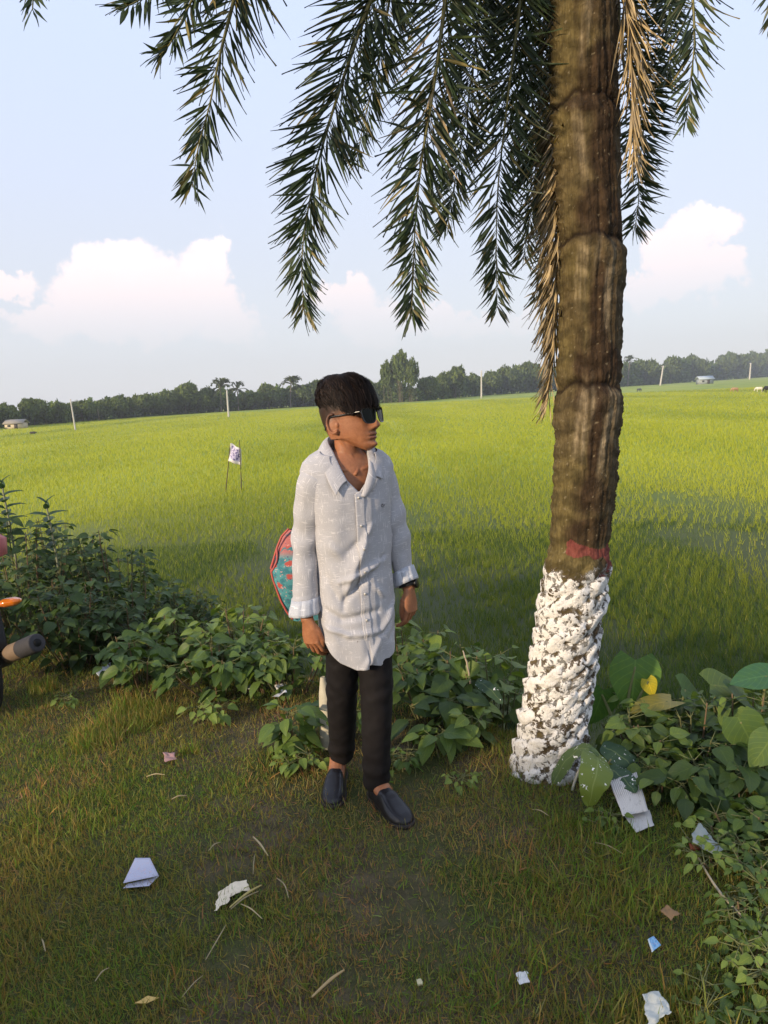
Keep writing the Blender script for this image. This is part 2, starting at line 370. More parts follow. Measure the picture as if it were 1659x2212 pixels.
# ------------------------------------------------------------------ young rice
def rice():
    r = np.random.default_rng(21); mb = MB()
    n = 390000
    d = np.exp(r.uniform(math.log(3.6), math.log(150), n)); a = r.uniform(-.68, .68, n)
    x = d*np.sin(a); y = d*np.cos(a)
    # planted in hills: pull to a jittered grid close by
    near = d < 14; gs = .17
    xs = np.round(x/gs)*gs+.05*np.sin(np.round(y/gs)*9.1+x*.4); ys = np.round(y/gs)*gs+.05*np.sin(np.round(x/gs)*7.3)
    x = np.where(near, xs+r.normal(0, .028, n), x); y = np.where(near, ys+r.normal(0, .028, n), y)
    k = (y > edge_y(x)+1.05)
    thin = pn(x*.8, y*.45, 1.1, 7)                                   # wet gaps in the near part
    wet = np.exp(-((y-11)/2.2)**2)*((x < -1.0)+(x > 2.2)*.7)+np.exp(-((y-5.2)/1.3)**2)*.7*(x > .8)
    k &= ~((thin*.8-wet*.55+r.normal(0, .3, n) < -.55) & (y < 15))
    # a trodden line across the field
    px = np.interp(y, [5, 9.5, 14, 25, 60], [2.2, 1.75, 1.7, 1.35, 1.0]); k &= ~((np.abs(x-px) < .16+.006*y) & (r.random(n) < .38) & (y < 60))
    k &= ~((y < 10.5) & (r.random(n) < .12))
    x = x[k]; y = y[k]; d = d[k]; n = len(x); z = gz(x, y)-.01
    az_ = r.random(n)*2*np.pi; tl = .12+.4*r.random(n)
    al = np.stack([np.cos(az_)*np.sin(tl), np.sin(az_)*np.sin(tl), np.cos(tl)], -1)
    nm = np.stack([r.normal(0, .5, n), -1+0*x, .2+0*x], -1)
    h = (.11+.11*r.random(n))*(1+.15*pn(x, y, .6)); h = h*np.interp(y, [6, 30], [.66, .95]); wshr = np.interp(y, [5, 25], [.8, 1.0])
    wd = wshr*np.maximum(.0038, d*.00080)*(.7+.6*r.random(n))
    bigp = pn(x*.5, y*.16, .55, 3)+.5*pn(x*.3, y*.05, .7, 8)
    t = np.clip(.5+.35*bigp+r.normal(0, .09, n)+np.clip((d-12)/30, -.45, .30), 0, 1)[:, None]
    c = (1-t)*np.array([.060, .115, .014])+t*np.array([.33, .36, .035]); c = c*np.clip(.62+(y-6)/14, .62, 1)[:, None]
    s = (r.random(n) < .02)[:, None]; c = np.where(s, np.array([.33, .30, .10]), c)
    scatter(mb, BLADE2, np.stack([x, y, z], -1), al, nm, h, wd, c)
    n = 170000; y = 2.4+9.5*r.random(n)**1.2; x = (r.random(n)*2-1)*(.58*y+.3); k = y > edge_y(x)+.95; k &= ~((pn(x*.8, y*.6, 1.6, 7)+r.normal(0, .25, n) < -.12)); x = x[k]; y = y[k]; n = len(x); z = gz(x, y)-.01
    az_ = r.random(n)*2*np.pi; tl = .1+.5*r.random(n); al = np.stack([np.cos(az_)*np.sin(tl), np.sin(az_)*np.sin(tl), np.cos(tl)], -1); nm = np.stack([r.normal(0, .5, n), -1+0*x, .2+0*x], -1)
    t = np.clip(.25+.3*pn(x, y, .9, 4)+r.normal(0, .25, n), 0, 1)[:, None]; c = (1-t)*np.array([.040, .080, .014])+t*np.array([.15, .20, .03])
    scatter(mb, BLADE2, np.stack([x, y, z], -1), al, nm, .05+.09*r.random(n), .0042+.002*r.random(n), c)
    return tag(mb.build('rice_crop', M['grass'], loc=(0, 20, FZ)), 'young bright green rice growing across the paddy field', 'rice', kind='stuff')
rice()

# ------------------------------------------------------------------ date palm
PY = 2.92
TC = [(1178,1760,88),(1180,1700,86),(1183,1650,80),(1196,1540,76),(1212,1450,74),(1224,1360,73),(1240,1260,73),(1247,1215,70),(1250,1180,61),(1256,1120,63),(1262,1040,64),(1266,950,65),(1271,870,70),(1272,838,66),(1272,780,67),(1276,640,65),(1279,560,68),(1277,520,68),(1272,430,65),(1266,300,66),(1266,245,68),(1262,150,66),(1262,0,68),(1262,-160,70),(1262,-420,76),(1260,-800,85)]
tcz = []; tcx = []; tcr = []
for X, Y, r0 in TC:
    p = D(X, Y, PY); tcz.append(p[2]); tcx.append(p[0]); depth = (p-CAMP)@_f; tcr.append(r0*depth/1598)
tcz = np.array(tcz)[::-1][::-1]; o_ = np.argsort(tcz); tcz = tcz[o_]; tcx = np.array(tcx)[o_]; tcr = np.array(tcr)[o_]
def trunk_c(z): return np.interp(z, tcz, tcx), np.interp(z, tcz, tcr)
def zof(X, Y): return D(X, Y, PY)[2]
def palm():
    bx, _ = trunk_c(0.0)
    root = thing('date_palm', 'tall date palm leaning over the bank with whitewashed lower trunk', 'palm tree', (bx, PY, 0))
    nt_, nzv = 260, 1250
    z = np.linspace(-.12, 4.45, nzv); th = np.linspace(0, 2*np.pi, nt_, endpoint=False)
    cx, cr = trunk_c(z); k = 9; ker = np.hanning(25); ker /= ker.sum()
    cxs = np.convolve(np.pad(cx, 12, 'edge'), ker, 'valid'); crs = np.convolve(np.pad(cr, 12, 'edge'), ker[8:17]/ker[8:17].sum(), 'same')[12:-12]
    T, Z = np.meshgrid(th, z); zp = zof(1245, 1195)            # paint line
    cam_a = 1.5*np.pi                                             # theta facing the camera
    fr = np.cos(T-cam_a)                                         # 1 facing camera
    side = np.cos(T)                                             # 1 right, -1 left
    P3 = np.stack([np.cos(T), np.sin(T), Z*1.0], -1)
    wob = nz3(P3*np.array([1, 1, 3.0]), 1.6, 2)
    # lower: spiral scale lumps
    a = T/(2*np.pi)*10+.16*wob; bb = (Z+.010*nz3(P3, 2.5, 1))/.070
    row = bb-.5*a*0
    u = a+.5*(np.floor(bb-a*.6) % 2); fu = (u % 1)-.5; fv = ((bb-a*.6) % 1)-.5
    lump = np.clip(1-(np.abs(fu)*1.15+np.abs(fv)*.85)**3*1.6, 0, 1)**.8
    cell = np.sin(np.floor(u)*12.9+np.floor(bb-a*.6)*78.2)*.5+.5
    low = 1/(1+np.exp((Z-zp)/.022))
    r = crs[:, None]-.014*low
    dsp = low*(lump*(.006+.007*cell+.020*(fv+.15))+.004*nz3(np.stack([np.cos(T), np.sin(T), Z/.12], -1), 2.5, 2)+.0025*nz3(np.stack([np.cos(T), np.sin(T), Z/.12], -1), 7, 2))
    # upper: tapped faces, ledges and grooves
    up = 1-low
    led = np.zeros_like(Z); stain = np.zeros_like(Z)
    for Yl in (240, 527, 846, -90, -420):
        zl = zof(1270, Yl)+.02*np.sin(2*T+Yl)+.020*nz3(np.stack([np.cos(T), np.sin(T), 0*T+Yl], -1), 3.5, 2)
        dz = zl-Z                                                  # >0 below the ledge
        sg_ = 1/(1+np.exp(-dz/.009)); led += (sg_*np.exp(-np.clip(dz, 0, 9)/.12)*.015-(1-sg_)*np.exp(np.clip(dz, -9, 0)/.06)*.014)*(1+.5*np.clip(fr, 0, 1))
        fan = np.exp(-np.clip(dz, 0, 9)/.16)*(dz > 0)*np.clip(fr+.2, 0, 1)
        ang = (T-cam_a)*(1+.9*np.clip(dz, 0, .4))
        led += fan*.0035*np.sin(ang*9+6*wob)*np.clip(fr, 0, 1)
        stain += np.where(dz > 0, np.exp(-(dz/.03)), np.exp(dz/.09))*.8
    groove = -np.exp(-((T-cam_a-.0-.05*np.sin(Z*9))/.075)**2)*.014*(.4+.6*(np.sin(Z*6.5+1) > -.3))
    groove += -np.exp(-((T-cam_a-.5+.06*np.sin(Z*7))/.06)**2)*.007
    rough_side = np.clip((.62-fr)/.62, 0, 1)
    saw = ((Z/.042+.9*np.sin(T*5)*.3+T*1.4) % 1); tooth = np.where(saw < .75, saw/.75, (1-saw)/.25)**2
    led *= .35+.65*np.clip(fr*1.3, 0, 1)
    PI_ = np.stack([np.cos(T), np.sin(T), Z/.12], -1); scar = nz3(PI_*np.array([1.5, 1.5, 1.3]), 1.1, 3)
    for Yl in (240, 527, 846): led += -.014*np.exp(-((Z-zof(1270, Yl)-.03*np.cos(T-cam_a+.4)+.018*nz3(np.stack([np.cos(T), np.sin(T), 0*T+Yl], -1), 3.0, 2))/.012)**2)*np.clip(fr*1.4+.25, .2, 1)
    led += .006*scar+.003*nz3(PI_*np.array([1, 1, .5]), 4.0, 3)+.003*nz3(PI_, 8.0, 2)
    dsp += up*(led*.5+.35*groove*np.clip(fr, 0, 1)+.017*tooth*rough_side*(.6+.5*nz3(P3, 2, 1))+.003*nz3(P3*np.array([2.5, 2.5, 1.2]), 6, 2)+.0035*nz3(np.stack([np.cos(T), np.sin(T), Z/.12], -1), 5, 3)*(.5+rough_side))
    base_fl = np.clip((.10-Z)/.2, 0, 1)**2*.03*(1+.6*np.sin(T*5)); dsp += base_fl
    rr = r+dsp
    V = np.stack([cxs[:, None]+rr*np.cos(T), PY+rr*np.sin(T)*.97, Z+up*.004*nz3(P3, 8, 1)-low*lump*.006], -1)
    # colour of the bark itself (moss, tapping stains, fresh cut wood)
    col_ = np.ones(V.shape)*np.array([.090, .068, .038])
    moss = np.clip(.40-side*.6+.5*wob, 0, 1)[..., None]*.6
    col_ = col_*(1-moss)+moss*np.array([.135, .108, .035])
    wood = np.zeros_like(Z)
    for (Ya, dt, wt_, hh_, am) in ((70,-.25,.16,.12,.6),(330,-.45,.16,.14,.45),(600,-.50,.17,.12,.9),(620,.42,.15,.14,1.0),(560,-.05,.10,.06,.5),(905,-.42,.22,.13,.8),(930,.36,.14,.15,.85),(890,.62,.10,.10,.6)):
        wood = np.maximum(wood, am*np.exp(-(np.abs(T-cam_a-dt-.12*np.sin(Z*9))/wt_)**4-(np.abs(Z-zof(1270, Ya))/hh_)**3))
    fibre = nz3(np.stack([np.cos(T)*5, np.sin(T)*5, Z*2], -1), 3.0, 3); wood = np.clip(wood*(.62+.5*fibre), 0, .75)[..., None]
    cst = np.zeros_like(Z)
    for (dt, Yc, wt_, hz2, am) in ((.40,190,.5,.13,.9),(.25,245,1.2,.035,.9),(.38,340,.6,.20,.9),(.12,465,.95,.11,1.0),(.0,700,.36,.22,.95),(.15,800,.9,.10,.9),(.0,950,.20,.25,.85),(.0,1060,.7,.10,.8),(.05,1135,.9,.06,.8),(.3,30,.5,.12,.6),(.3,-200,.6,.3,.8)):
        cst = np.maximum(cst, am*np.clip(1.25-(((T-cam_a-dt)/wt_)**2+((Z-zof(1270, Yc))/hz2)**2)+.35*wob+.3*nz3(np.stack([np.cos(T), np.sin(T), Z/.12], -1), 1.6, 3), 0, 1))
    crack = np.zeros_like(Z)
    for Yl in (240, 527, 846):
        crack = np.maximum(crack, np.exp(-((Z-zof(1270, Yl)-.03*np.cos(T-cam_a+.4)+.018*nz3(np.stack([np.cos(T), np.sin(T), 0*T+Yl], -1), 3.0, 2))/.010)**2))
    st = np.clip(stain*.9*(np.clip(fr, 0, 1)*.8+.1)*(1+.3*wob)+1.0*cst+.5*np.clip(nz3(P3*np.array([1.6, 1.6, 1.3]), 2.4, 2), 0, 1)*up, 0, .92)[..., None]
    col_ = col_*(1-st)+st*np.array([.045, .028, .016])
    P3i = np.stack([np.cos(T), np.sin(T), Z/.12], -1); col_ = col_*(1-wood)+wood*np.array([.40, .32, .20]); cr_ = (.85*crack)[..., None]; col_ = col_*(1-cr_)+cr_*np.array([.018, .011, .007])
    sp_ = np.clip(nz3(np.stack([np.cos(T), np.sin(T), Z/.12], -1), 6, 3)*.9, -.5, .6)[..., None]; col_ = col_*(1+.55*sp_)
    lich = (nz3(P3i, 13, 3) > 1.05)[..., None]*.5; col_ = col_*(1-lich)+lich*np.array([.32, .27, .17])
    red = (np.exp(-((Z-zp-.004-.030*np.sin(T*2.0+.6)-.01*wob)/.065)**2) > .5)&(nz3(np.stack([np.cos(T), np.sin(T), Z/.12], -1), 2.2, 2) > .05-.5*side); red = red[..., None]*.85
    col_ = col_*(1-red)+red*np.array([.21, .058, .050])
    msk = np.stack([low*np.clip(Z/.06+.8, 0, 1), np.clip(lump*(.65+.5*cell), 0, 1), side*.5+.5], -1)
    mb = MB().add(V.reshape(-1, 3), gridf(nzv, nt_), col_.reshape(-1, 3))
    def fn(q):
        c = attr(q); m_ = q.n('ShaderNodeSeparateColor'); q.l(attr(q, 'Msk'), m_.inputs[0]); p = objc(q)
        n = q.noise(p, 42, 6, .65, 0, .6); n2 = q.noise(p, 15, 4, .6); nf = q.noise(p, 200, 3)
        mp = q.n('ShaderNodeMapping'); q.l(p, mp.inputs[0]); mp.inputs['Scale'].default_value = (1, 1, .16); fib = q.noise(mp.outputs[0], 130, 4, .6)
        c = q.mix(q.ss(fib, .35, .7), q.mix(1, c, (.75, .72, .70), 'MULTIPLY'), q.mix(1, c, (1.15, 1.12, 1.1), 'MULTIPLY'))
        k = q.m('ADD', q.m('ADD', q.m('MULTIPLY', m_.outputs[1], .20), q.m('MULTIPLY', n, 1.0)), q.m('MULTIPLY', n2, .55))
        k = q.m('ADD', k, q.m('ADD', q.m('MULTIPLY', q.m('SUBTRACT', m_.outputs[0], 1.0), 1.2), q.m('MULTIPLY', nf, .12)))
        under = q.mix(q.ss(n2, .40, .56), (.10, .075, .05), (.28, .27, .245))       # bare bark and worn grey scales
        thin_ = q.ss(k, .78, .84); full = q.ss(k, .915, .935)
        c = q.mix(q.m('MULTIPLY', m_.outputs[0], q.m('MULTIPLY', thin_, .9)), c, under)
        paint = q.mix(q.ss(nf, .3, .7), (.70, .67, .62), (.82, .79, .74))
        c = q.mix(q.m('MULTIPLY', full, q.ss(m_.outputs[0], .3, .6)), c, paint)
        h = q.m('ADD', q.m('MULTIPLY', n, .5), q.m('ADD', q.m('MULTIPLY', fib, .12), q.m('MULTIPLY', full, .10)))
        return princ(q, c, .85, .12, h, 1.0, .022)
    o = mb.build('trunk', mat('palm_bark', fn), root)
    at = o.data.color_attributes.new('Msk', 'FLOAT_COLOR', 'POINT'); at.data.foreach_set('color', np.column_stack([msk.reshape(-1, 3), np.ones(msk.size//3)]).astype(np.float32).ravel())
    CR = np.array([trunk_c(4.3)[0], PY, 4.35])                  # where the fronds spring from
    def frond(px, y, hw, dry=0.0, seed=0, dens=1.0, sides=(1, 1), green=1.0, ang=.92, tipl=.45, start=0.0, label=None):
        """px: stations of the hanging rachis; y: depth of first and last station"""
        r = np.random.default_rng(seed+100); k = len(px)
        ys = np.linspace(y[0], y[1], k); H_ = np.array([D(X, Y, yy) for (X, Y), yy in zip(px, ys)])
        top = H_[0]; mid = (CR+top)/2+np.array([0, 0, .28]); q1 = CR*.75+top*.25+np.array([0, 0, .22])
        path = np.vstack([CR, q1, mid, H_]) if top[2] < 4.0 else np.vstack([CR, H_])
        n = 160; P_ = cat_rom(path, n); seg = np.linalg.norm(np.diff(P_, axis=0), axis=1); s = np.concatenate([[0], np.cumsum(seg)]); L = s[-1]
        mb = MB(); V, F = tube(P_, [.016, .012, .007, .003, .0015], 7, None); rc = np.array([.16, .15, .05])*(1-dry)+dry*np.array([.36, .27, .15])
        mb.add(V, F, rc)
        m_ = int(L/.0052*dens); t = np.sort(r.uniform(max(start, .14), 1, m_))
        i = np.interp(t*L, s, np.arange(n)); i0 = i.astype(int).clip(0, n-2); fr_ = (i-i0)[:, None]
        pos = P_[i0]*(1-fr_)+P_[i0+1]*fr_; Tn = unit(P_[i0+1]-P_[i0])
        # side vector: across the view for most, with the plumose spread round the rachis
        ref = np.array([.1*math.sin(seed), 1, 0]); S = unit(np.cross(Tn, ref))
        sg = np.where(r.random(m_) < sides[0]/(sides[0]+sides[1]), -1.0, 1.0)
        U = np.cross(S, Tn); ph = r.normal(0, .75, m_)
        dirS = S*(sg*np.cos(ph))[:, None]+U*np.sin(ph)[:, None]
        aa = ang*(1.12-.45*t**2)+r.normal(0, .13, m_)+np.where(r.random(m_) < .06, .5, 0)
        al = Tn*np.cos(aa)[:, None]+dirS*np.sin(aa)[:, None]+np.array([0, 0, -.05-.25*dry])
        prof = np.clip(np.sin(np.pi*np.clip((t+.10)/1.12, 0, 1))**.5, 0, 1); ln = 1.22*hw*(tipl+(1-tipl)*prof)*(1-.38*np.clip((t-.75)/.25, 0, 1))*(.85+.3*r.random(m_))
        nm = np.cross(al, Tn)+r.normal(0, .25, (m_, 3))
        q = r.random(m_); c1 = np.array([.022, .042, .018]); c2 = np.array([.055, .080, .028]); c3 = np.array([.20, .17, .065])
        c = c1+(c2-c1)*r.random((m_, 1)); c = np.where((q < .08*green)[:, None], c3*(.7+.5*r.random((m_, 1))), c)
        dr = np.array([.46, .36, .22])*(.65+.5*r.random((m_, 1))); c = np.where((r.random(m_) < dry)[:, None], dr, c)
        scatter(mb, PL, pos, al, nm, ln, (.0080+.0035*r.random(m_))*(1-.35*dry), c)
        o = mb.build('frond', M['palm_leaf'], root)
        if label: o['label'] = label
        return o
    PL = leaf_template(3, .3, .02, .10)
    # hanging fronds, left to right as they hang
    frond([(585,-420),(540,-160),(505,0),(475,120),(452,230),(428,320),(415,405)], (2.5, 2.55), .19, 0, 1)
    frond([(520,-420),(470,-200),(440,-60),(405,20),(370,90),(345,120)], (2.35, 2.3), .16, 0, 2)
    frond([(440,-420),(380,-160),(340,-40),(300,0),(262,18)], (2.1, 2.0), .14, 0, 3)
    frond([(930,-330),(850,-120),(790,30),(735,190),(693,330),(664,460),(652,570),(658,680)], (2.8, 2.7), .20, 0, 4, 1.25)
    frond([(900,-350),(860,-120),(838,20),(815,150),(790,250),(770,340)], (3.1, 3.1), .17, 0, 5, .9)
    frond([(1010,-330),(975,-120),(958,30),(935,200),(912,340),(898,470),(893,590),(888,690)], (2.75, 2.65), .20, .05, 6, 1.3)
    frond([(1080,-330),(1050,-120),(1035,20),(1020,160),(1000,290),(985,380),(962,500)], (3.1, 3.05), .19, 0, 7, 1.2)
    frond([(1150,-330),(1135,-120),(1122,20),(1103,160),(1088,290),(1076,400),(1072,520),(1074,665)], (3.0, 2.95), .185, 0, 8, 1.1)
    frond([(1205,-330),(1195,-120),(1180,0),(1168,160),(1160,300),(1152,420),(1130,560)], (3.3, 3.3), .20, .03, 9, 1.2)
    frond([(1220,-330),(1150,-200),(1130,-40),(1140,100),(1150,230),(1165,400),(1180,480)], (3.6, 3.5), .24, 0, 10, 1.2)
    frond([(1240,-200),(1215,60),(1205,220),(1198,360),(1196,470),(1180,560),(1160,650)], (3.15, 3.15), .16, .35, 11, .9, (2.2, 1))
    frond([(1250,40),(1222,330),(1214,460),(1208,570),(1202,670),(1196,770),(1184,860)], (3.02, 2.95), .25, 1.0, 12, 1.0, (6, 1), ang=.52, start=.3, label='dried tan frond hanging down the left side of the trunk')
    frond([(1335,-200),(1335,0),(1345,120),(1362,230),(1375,330),(1380,420),(1372,490)], (3.25, 3.2), .19, .05, 13, 1.1, (1, 2), ang=1.35)
    frond([(1350,-200),(1385,-60),(1400,80),(1395,220),(1385,330),(1372,400)], (3.5, 3.5), .19, 0, 14, .8, (1, 2.5), ang=1.35)
    frond([(1300,-250),(1328,-80),(1352,20),(1362,120),(1366,230),(1372,350)], (2.9, 2.8), .23, 1.0, 15, .55, (1, 2.5), ang=.45, start=.3, label='dried straw coloured frond beside the right of the trunk')
    frond([(1460,-330),(1480,-160),(1495,-20),(1500,90),(1492,170),(1482,262)], (2.6, 2.6), .155, 0, 16, .95)
    frond([(1430,-330),(1425,-160),(1440,-20),(1450,70),(1440,170)], (3.1, 3.1), .15, 0, 17, .9)
    frond([(1620,-330),(1655,-160),(1668,-60),(1672,40)], (2.5, 2.5), .14, 0, 18, .8)
    frond([(180,-400),(120,-200),(80,-70),(70,22)], (2.2, 2.1), .13, 0, 19, .8)
    frond([(620,-420),(560,-250),(520,-120),(515,10)], (2.7, 2.7), .15, 0, 20, .9)
    frond([(1180,-500),(1200,-700),(1500,-900),(1900,-600),(2050,-300)], (3.5, 4.4), .2, 0, 21, .6)
    frond([(1080,-500),(980,-800),(600,-1000),(300,-700)], (3.6, 4.4), .2, 0, 22, .6)
    return root
palm()

# ------------------------------------------------------------------ the far side of the field
def FG(X, Y): return G(X, Y, FZ)
def norm_mesh(mb):                   # crown fitted to a box of half size 1
    V = np.concatenate(mb.v); lo, hi = np.percentile(V, .5, 0), np.percentile(V, 99.5, 0); mb.v = [(v-(lo+hi)/2)/((hi-lo)/2) for v in mb.v]; return mb.mesh('crown', False)
def crown_mesh(kind, seed):
    r = np.random.default_rng(seed); mb = MB()
    shape = {'round': (1, 1, .62), 'wide': (1.25, 1.1, .5), 'tall': (.7, .7, 1.0), 'airy': (.85, .8, .95), 'bush': (1, .9, .5)}[kind]
    nb = {'round': 16, 'wide': 18, 'tall': 16, 'airy': 20, 'bush': 10}[kind]
    pos = []; nr = []
    for _ in range(nb):
        d = unit(r.normal(size=3)); d[2] = abs(d[2])*.9-.25
        c = d*np.array(shape)*r.uniform(.35, .8); rad = r.uniform(.22, .42)*(.75 if kind == 'airy' else 1)
        k = 190 if kind != 'airy' else 100
        p = unit(r.normal(size=(k, 3))); pos.append(c+p*rad*r.uniform(.65, 1.08, (k, 1))*np.array([1, 1, .8])); nr.append(p)
    pos = np.vstack(pos); nr = np.vstack(nr); n = len(pos)
    al = unit(np.cross(nr, r.normal(size=(n, 3)))+.3*nr); t = r.random((n, 1))
    c = np.array([.058, .092, .030])*(1-t)+t*np.array([.14, .185, .055]); c = c*(.8+.4*r.random((n, 1)))
    scatter(mb, RH, pos, al, nr+r.normal(0, .4, (n, 3)), .17+.12*r.random(n), .12, c)
    return norm_mesh(mb)
def trunk_mesh(n, h, rad, seed, spread=.35):
    r = np.random.default_rng(seed); mb = MB()
    for i in range(n):
        x0, y0 = r.normal(0, .12, 2)*(n > 1)
        x1, y1 = r.normal(0, spread, 2)
        V, F = tube([(x0, y0, -.1), (x0*.8+x1*.2, y0, h*.5), (x1*.7, y1*.7, h)], [rad, rad*.75, rad*.5], 7, 8); mb.add(V, F, (.20, .165, .125))
    for i in range(5):
        a = r.random()*6.3; V, F = tube([(0, 0, h*.6), (.3*math.cos(a), .3*math.sin(a), h*.85), (.7*math.cos(a), .7*math.sin(a), h*1.2)], [rad*.5, rad*.2], 5, 6); mb.add(V, F, (.16, .13, .10))
    return mb.mesh('trunk')
def palm_crown(seed):
    r = np.random.default_rng(seed); mb = MB()
    for i in range(20):
        a = i*2.4+r.normal(0, .2); e = r.uniform(-.9, 1.5); d = np.array([math.cos(a), math.sin(a), 0])
        P_ = cat_rom([(0, 0, 0), d*(.35*math.cos(e)+.1)+np.array([0, 0, .5*math.sin(e)+.05]), d*(.6*math.cos(e)+.2)+np.array([0, 0, .75*math.sin(e)]), d*(.75*math.cos(e)+.25)+np.array([0, 0, -.2+.75*math.sin(e)])], 22)
        V, F = tube(P_, [.02, .006], 4); mb.add(V, F, (.10, .10, .04))
        T = unit(np.gradient(P_, axis=0)); S = unit(np.cross(T, (0, 0, 1)))
        for sg in (-1, 1):
            al = T*.8+S*sg*.7+np.array([0, 0, -.2]); scatter(mb, RH, P_[3:], al[3:], np.cross(al, T)[3:]+.1, .34*np.sin(np.linspace(.5, 2.7, 19)), .07, np.array([.08, .105, .04])*(.7+.6*r.random((19, 1))))
    return norm_mesh(mb)
CM = {}
for i, k in enumerate(('round', 'wide', 'tall', 'airy', 'bush')):
    for j in range(2): CM[k, j] = crown_mesh(k, 50+i*2+j)
TM = {'one': trunk_mesh(1, 1, .035, 1), 'many': trunk_mesh(8, 1, .014, 2, .5), 'few': trunk_mesh(3, 1, .025, 3)}
PCM = [palm_crown(5), palm_crown(6)]
for m_ in list(CM.values())+PCM: m_.materials.append(M['far_foliage'])
for m_ in TM.values(): m_.materials.append(M['bark'])
BASEX = [-60, 0, 320, 640, 900, 1040, 1200, 1340, 1500, 1659, 1760]; BASEY = [934, 926, 900, 880, 868, 855, 845, 836, 825, 814, 809]
def base_y(X): return np.interp(X, BASEX, BASEY)
def far_tree(X, top, wpx, kind, label, back=4, dx=0, trunks='one', tint=0, group='trees of the far tree line', by=None):
    r = np.random.default_rng(int(X*7+top)); p = FG(X, by or base_y(X)); dirn = unit(p-CAMP)*np.array([1, 1, 0]); p = p+unit(dirn)*back*.6
    dep = (p-CAMP)@_f; Hh = (top_z(X, top, p)-FZ); Wd = wpx/2*dep/1598
    root = thing('tree', label, 'tree', (p[0], p[1], FZ), group)
    if kind == 'palm':
        mb = MB(); V, F = tube([(0, 0, -.1), (.02*Hh, 0, Hh*.4), (r.normal(0, .05)*Hh, 0, Hh*.86)], [.028*Hh, .018*Hh, .015*Hh], 8, 10); mb.add(V, F, (.20, .17, .13))
        t = bpy.data.objects.new('trunk', mb.mesh('trunk')); t.data.materials.append(M['bark']); col.objects.link(t); t.parent = root
        c = bpy.data.objects.new('crown', PCM[int(X) % 2]); col.objects.link(c); c.parent = root; s = Wd*.62; c.scale = (s, s, s*.75); c.location = (V[-1][0], 0, Hh-s*.75); c.rotation_euler = (0, 0, r.random()*6)
        return root
    frac = {'bush': .98, 'airy': .60, 'tall': .72, 'round': .74, 'wide': .70}[kind]
    t = bpy.data.objects.new('trunk', TM[trunks]); col.objects.link(t); t.parent = root; t.scale = (Wd*.75, Wd*.75, Hh*(1-frac*.55)); t.rotation_euler = (0, 0, r.random()*6)
    c = bpy.data.objects.new('crown', CM[kind, int(X) % 2]); col.objects.link(c); c.parent = root
    sh = Hh*frac/2; c.scale = (Wd*.62, Wd*.62, sh); c.location = (0, 0, Hh-sh); c.rotation_euler = (0, 0, r.random()*6)
    return root
def top_z(X, Y, p):
    d = ray(X, Y); return CAMH+d[2]/math.hypot(d[0], d[1])*math.hypot(p[0], p[1])
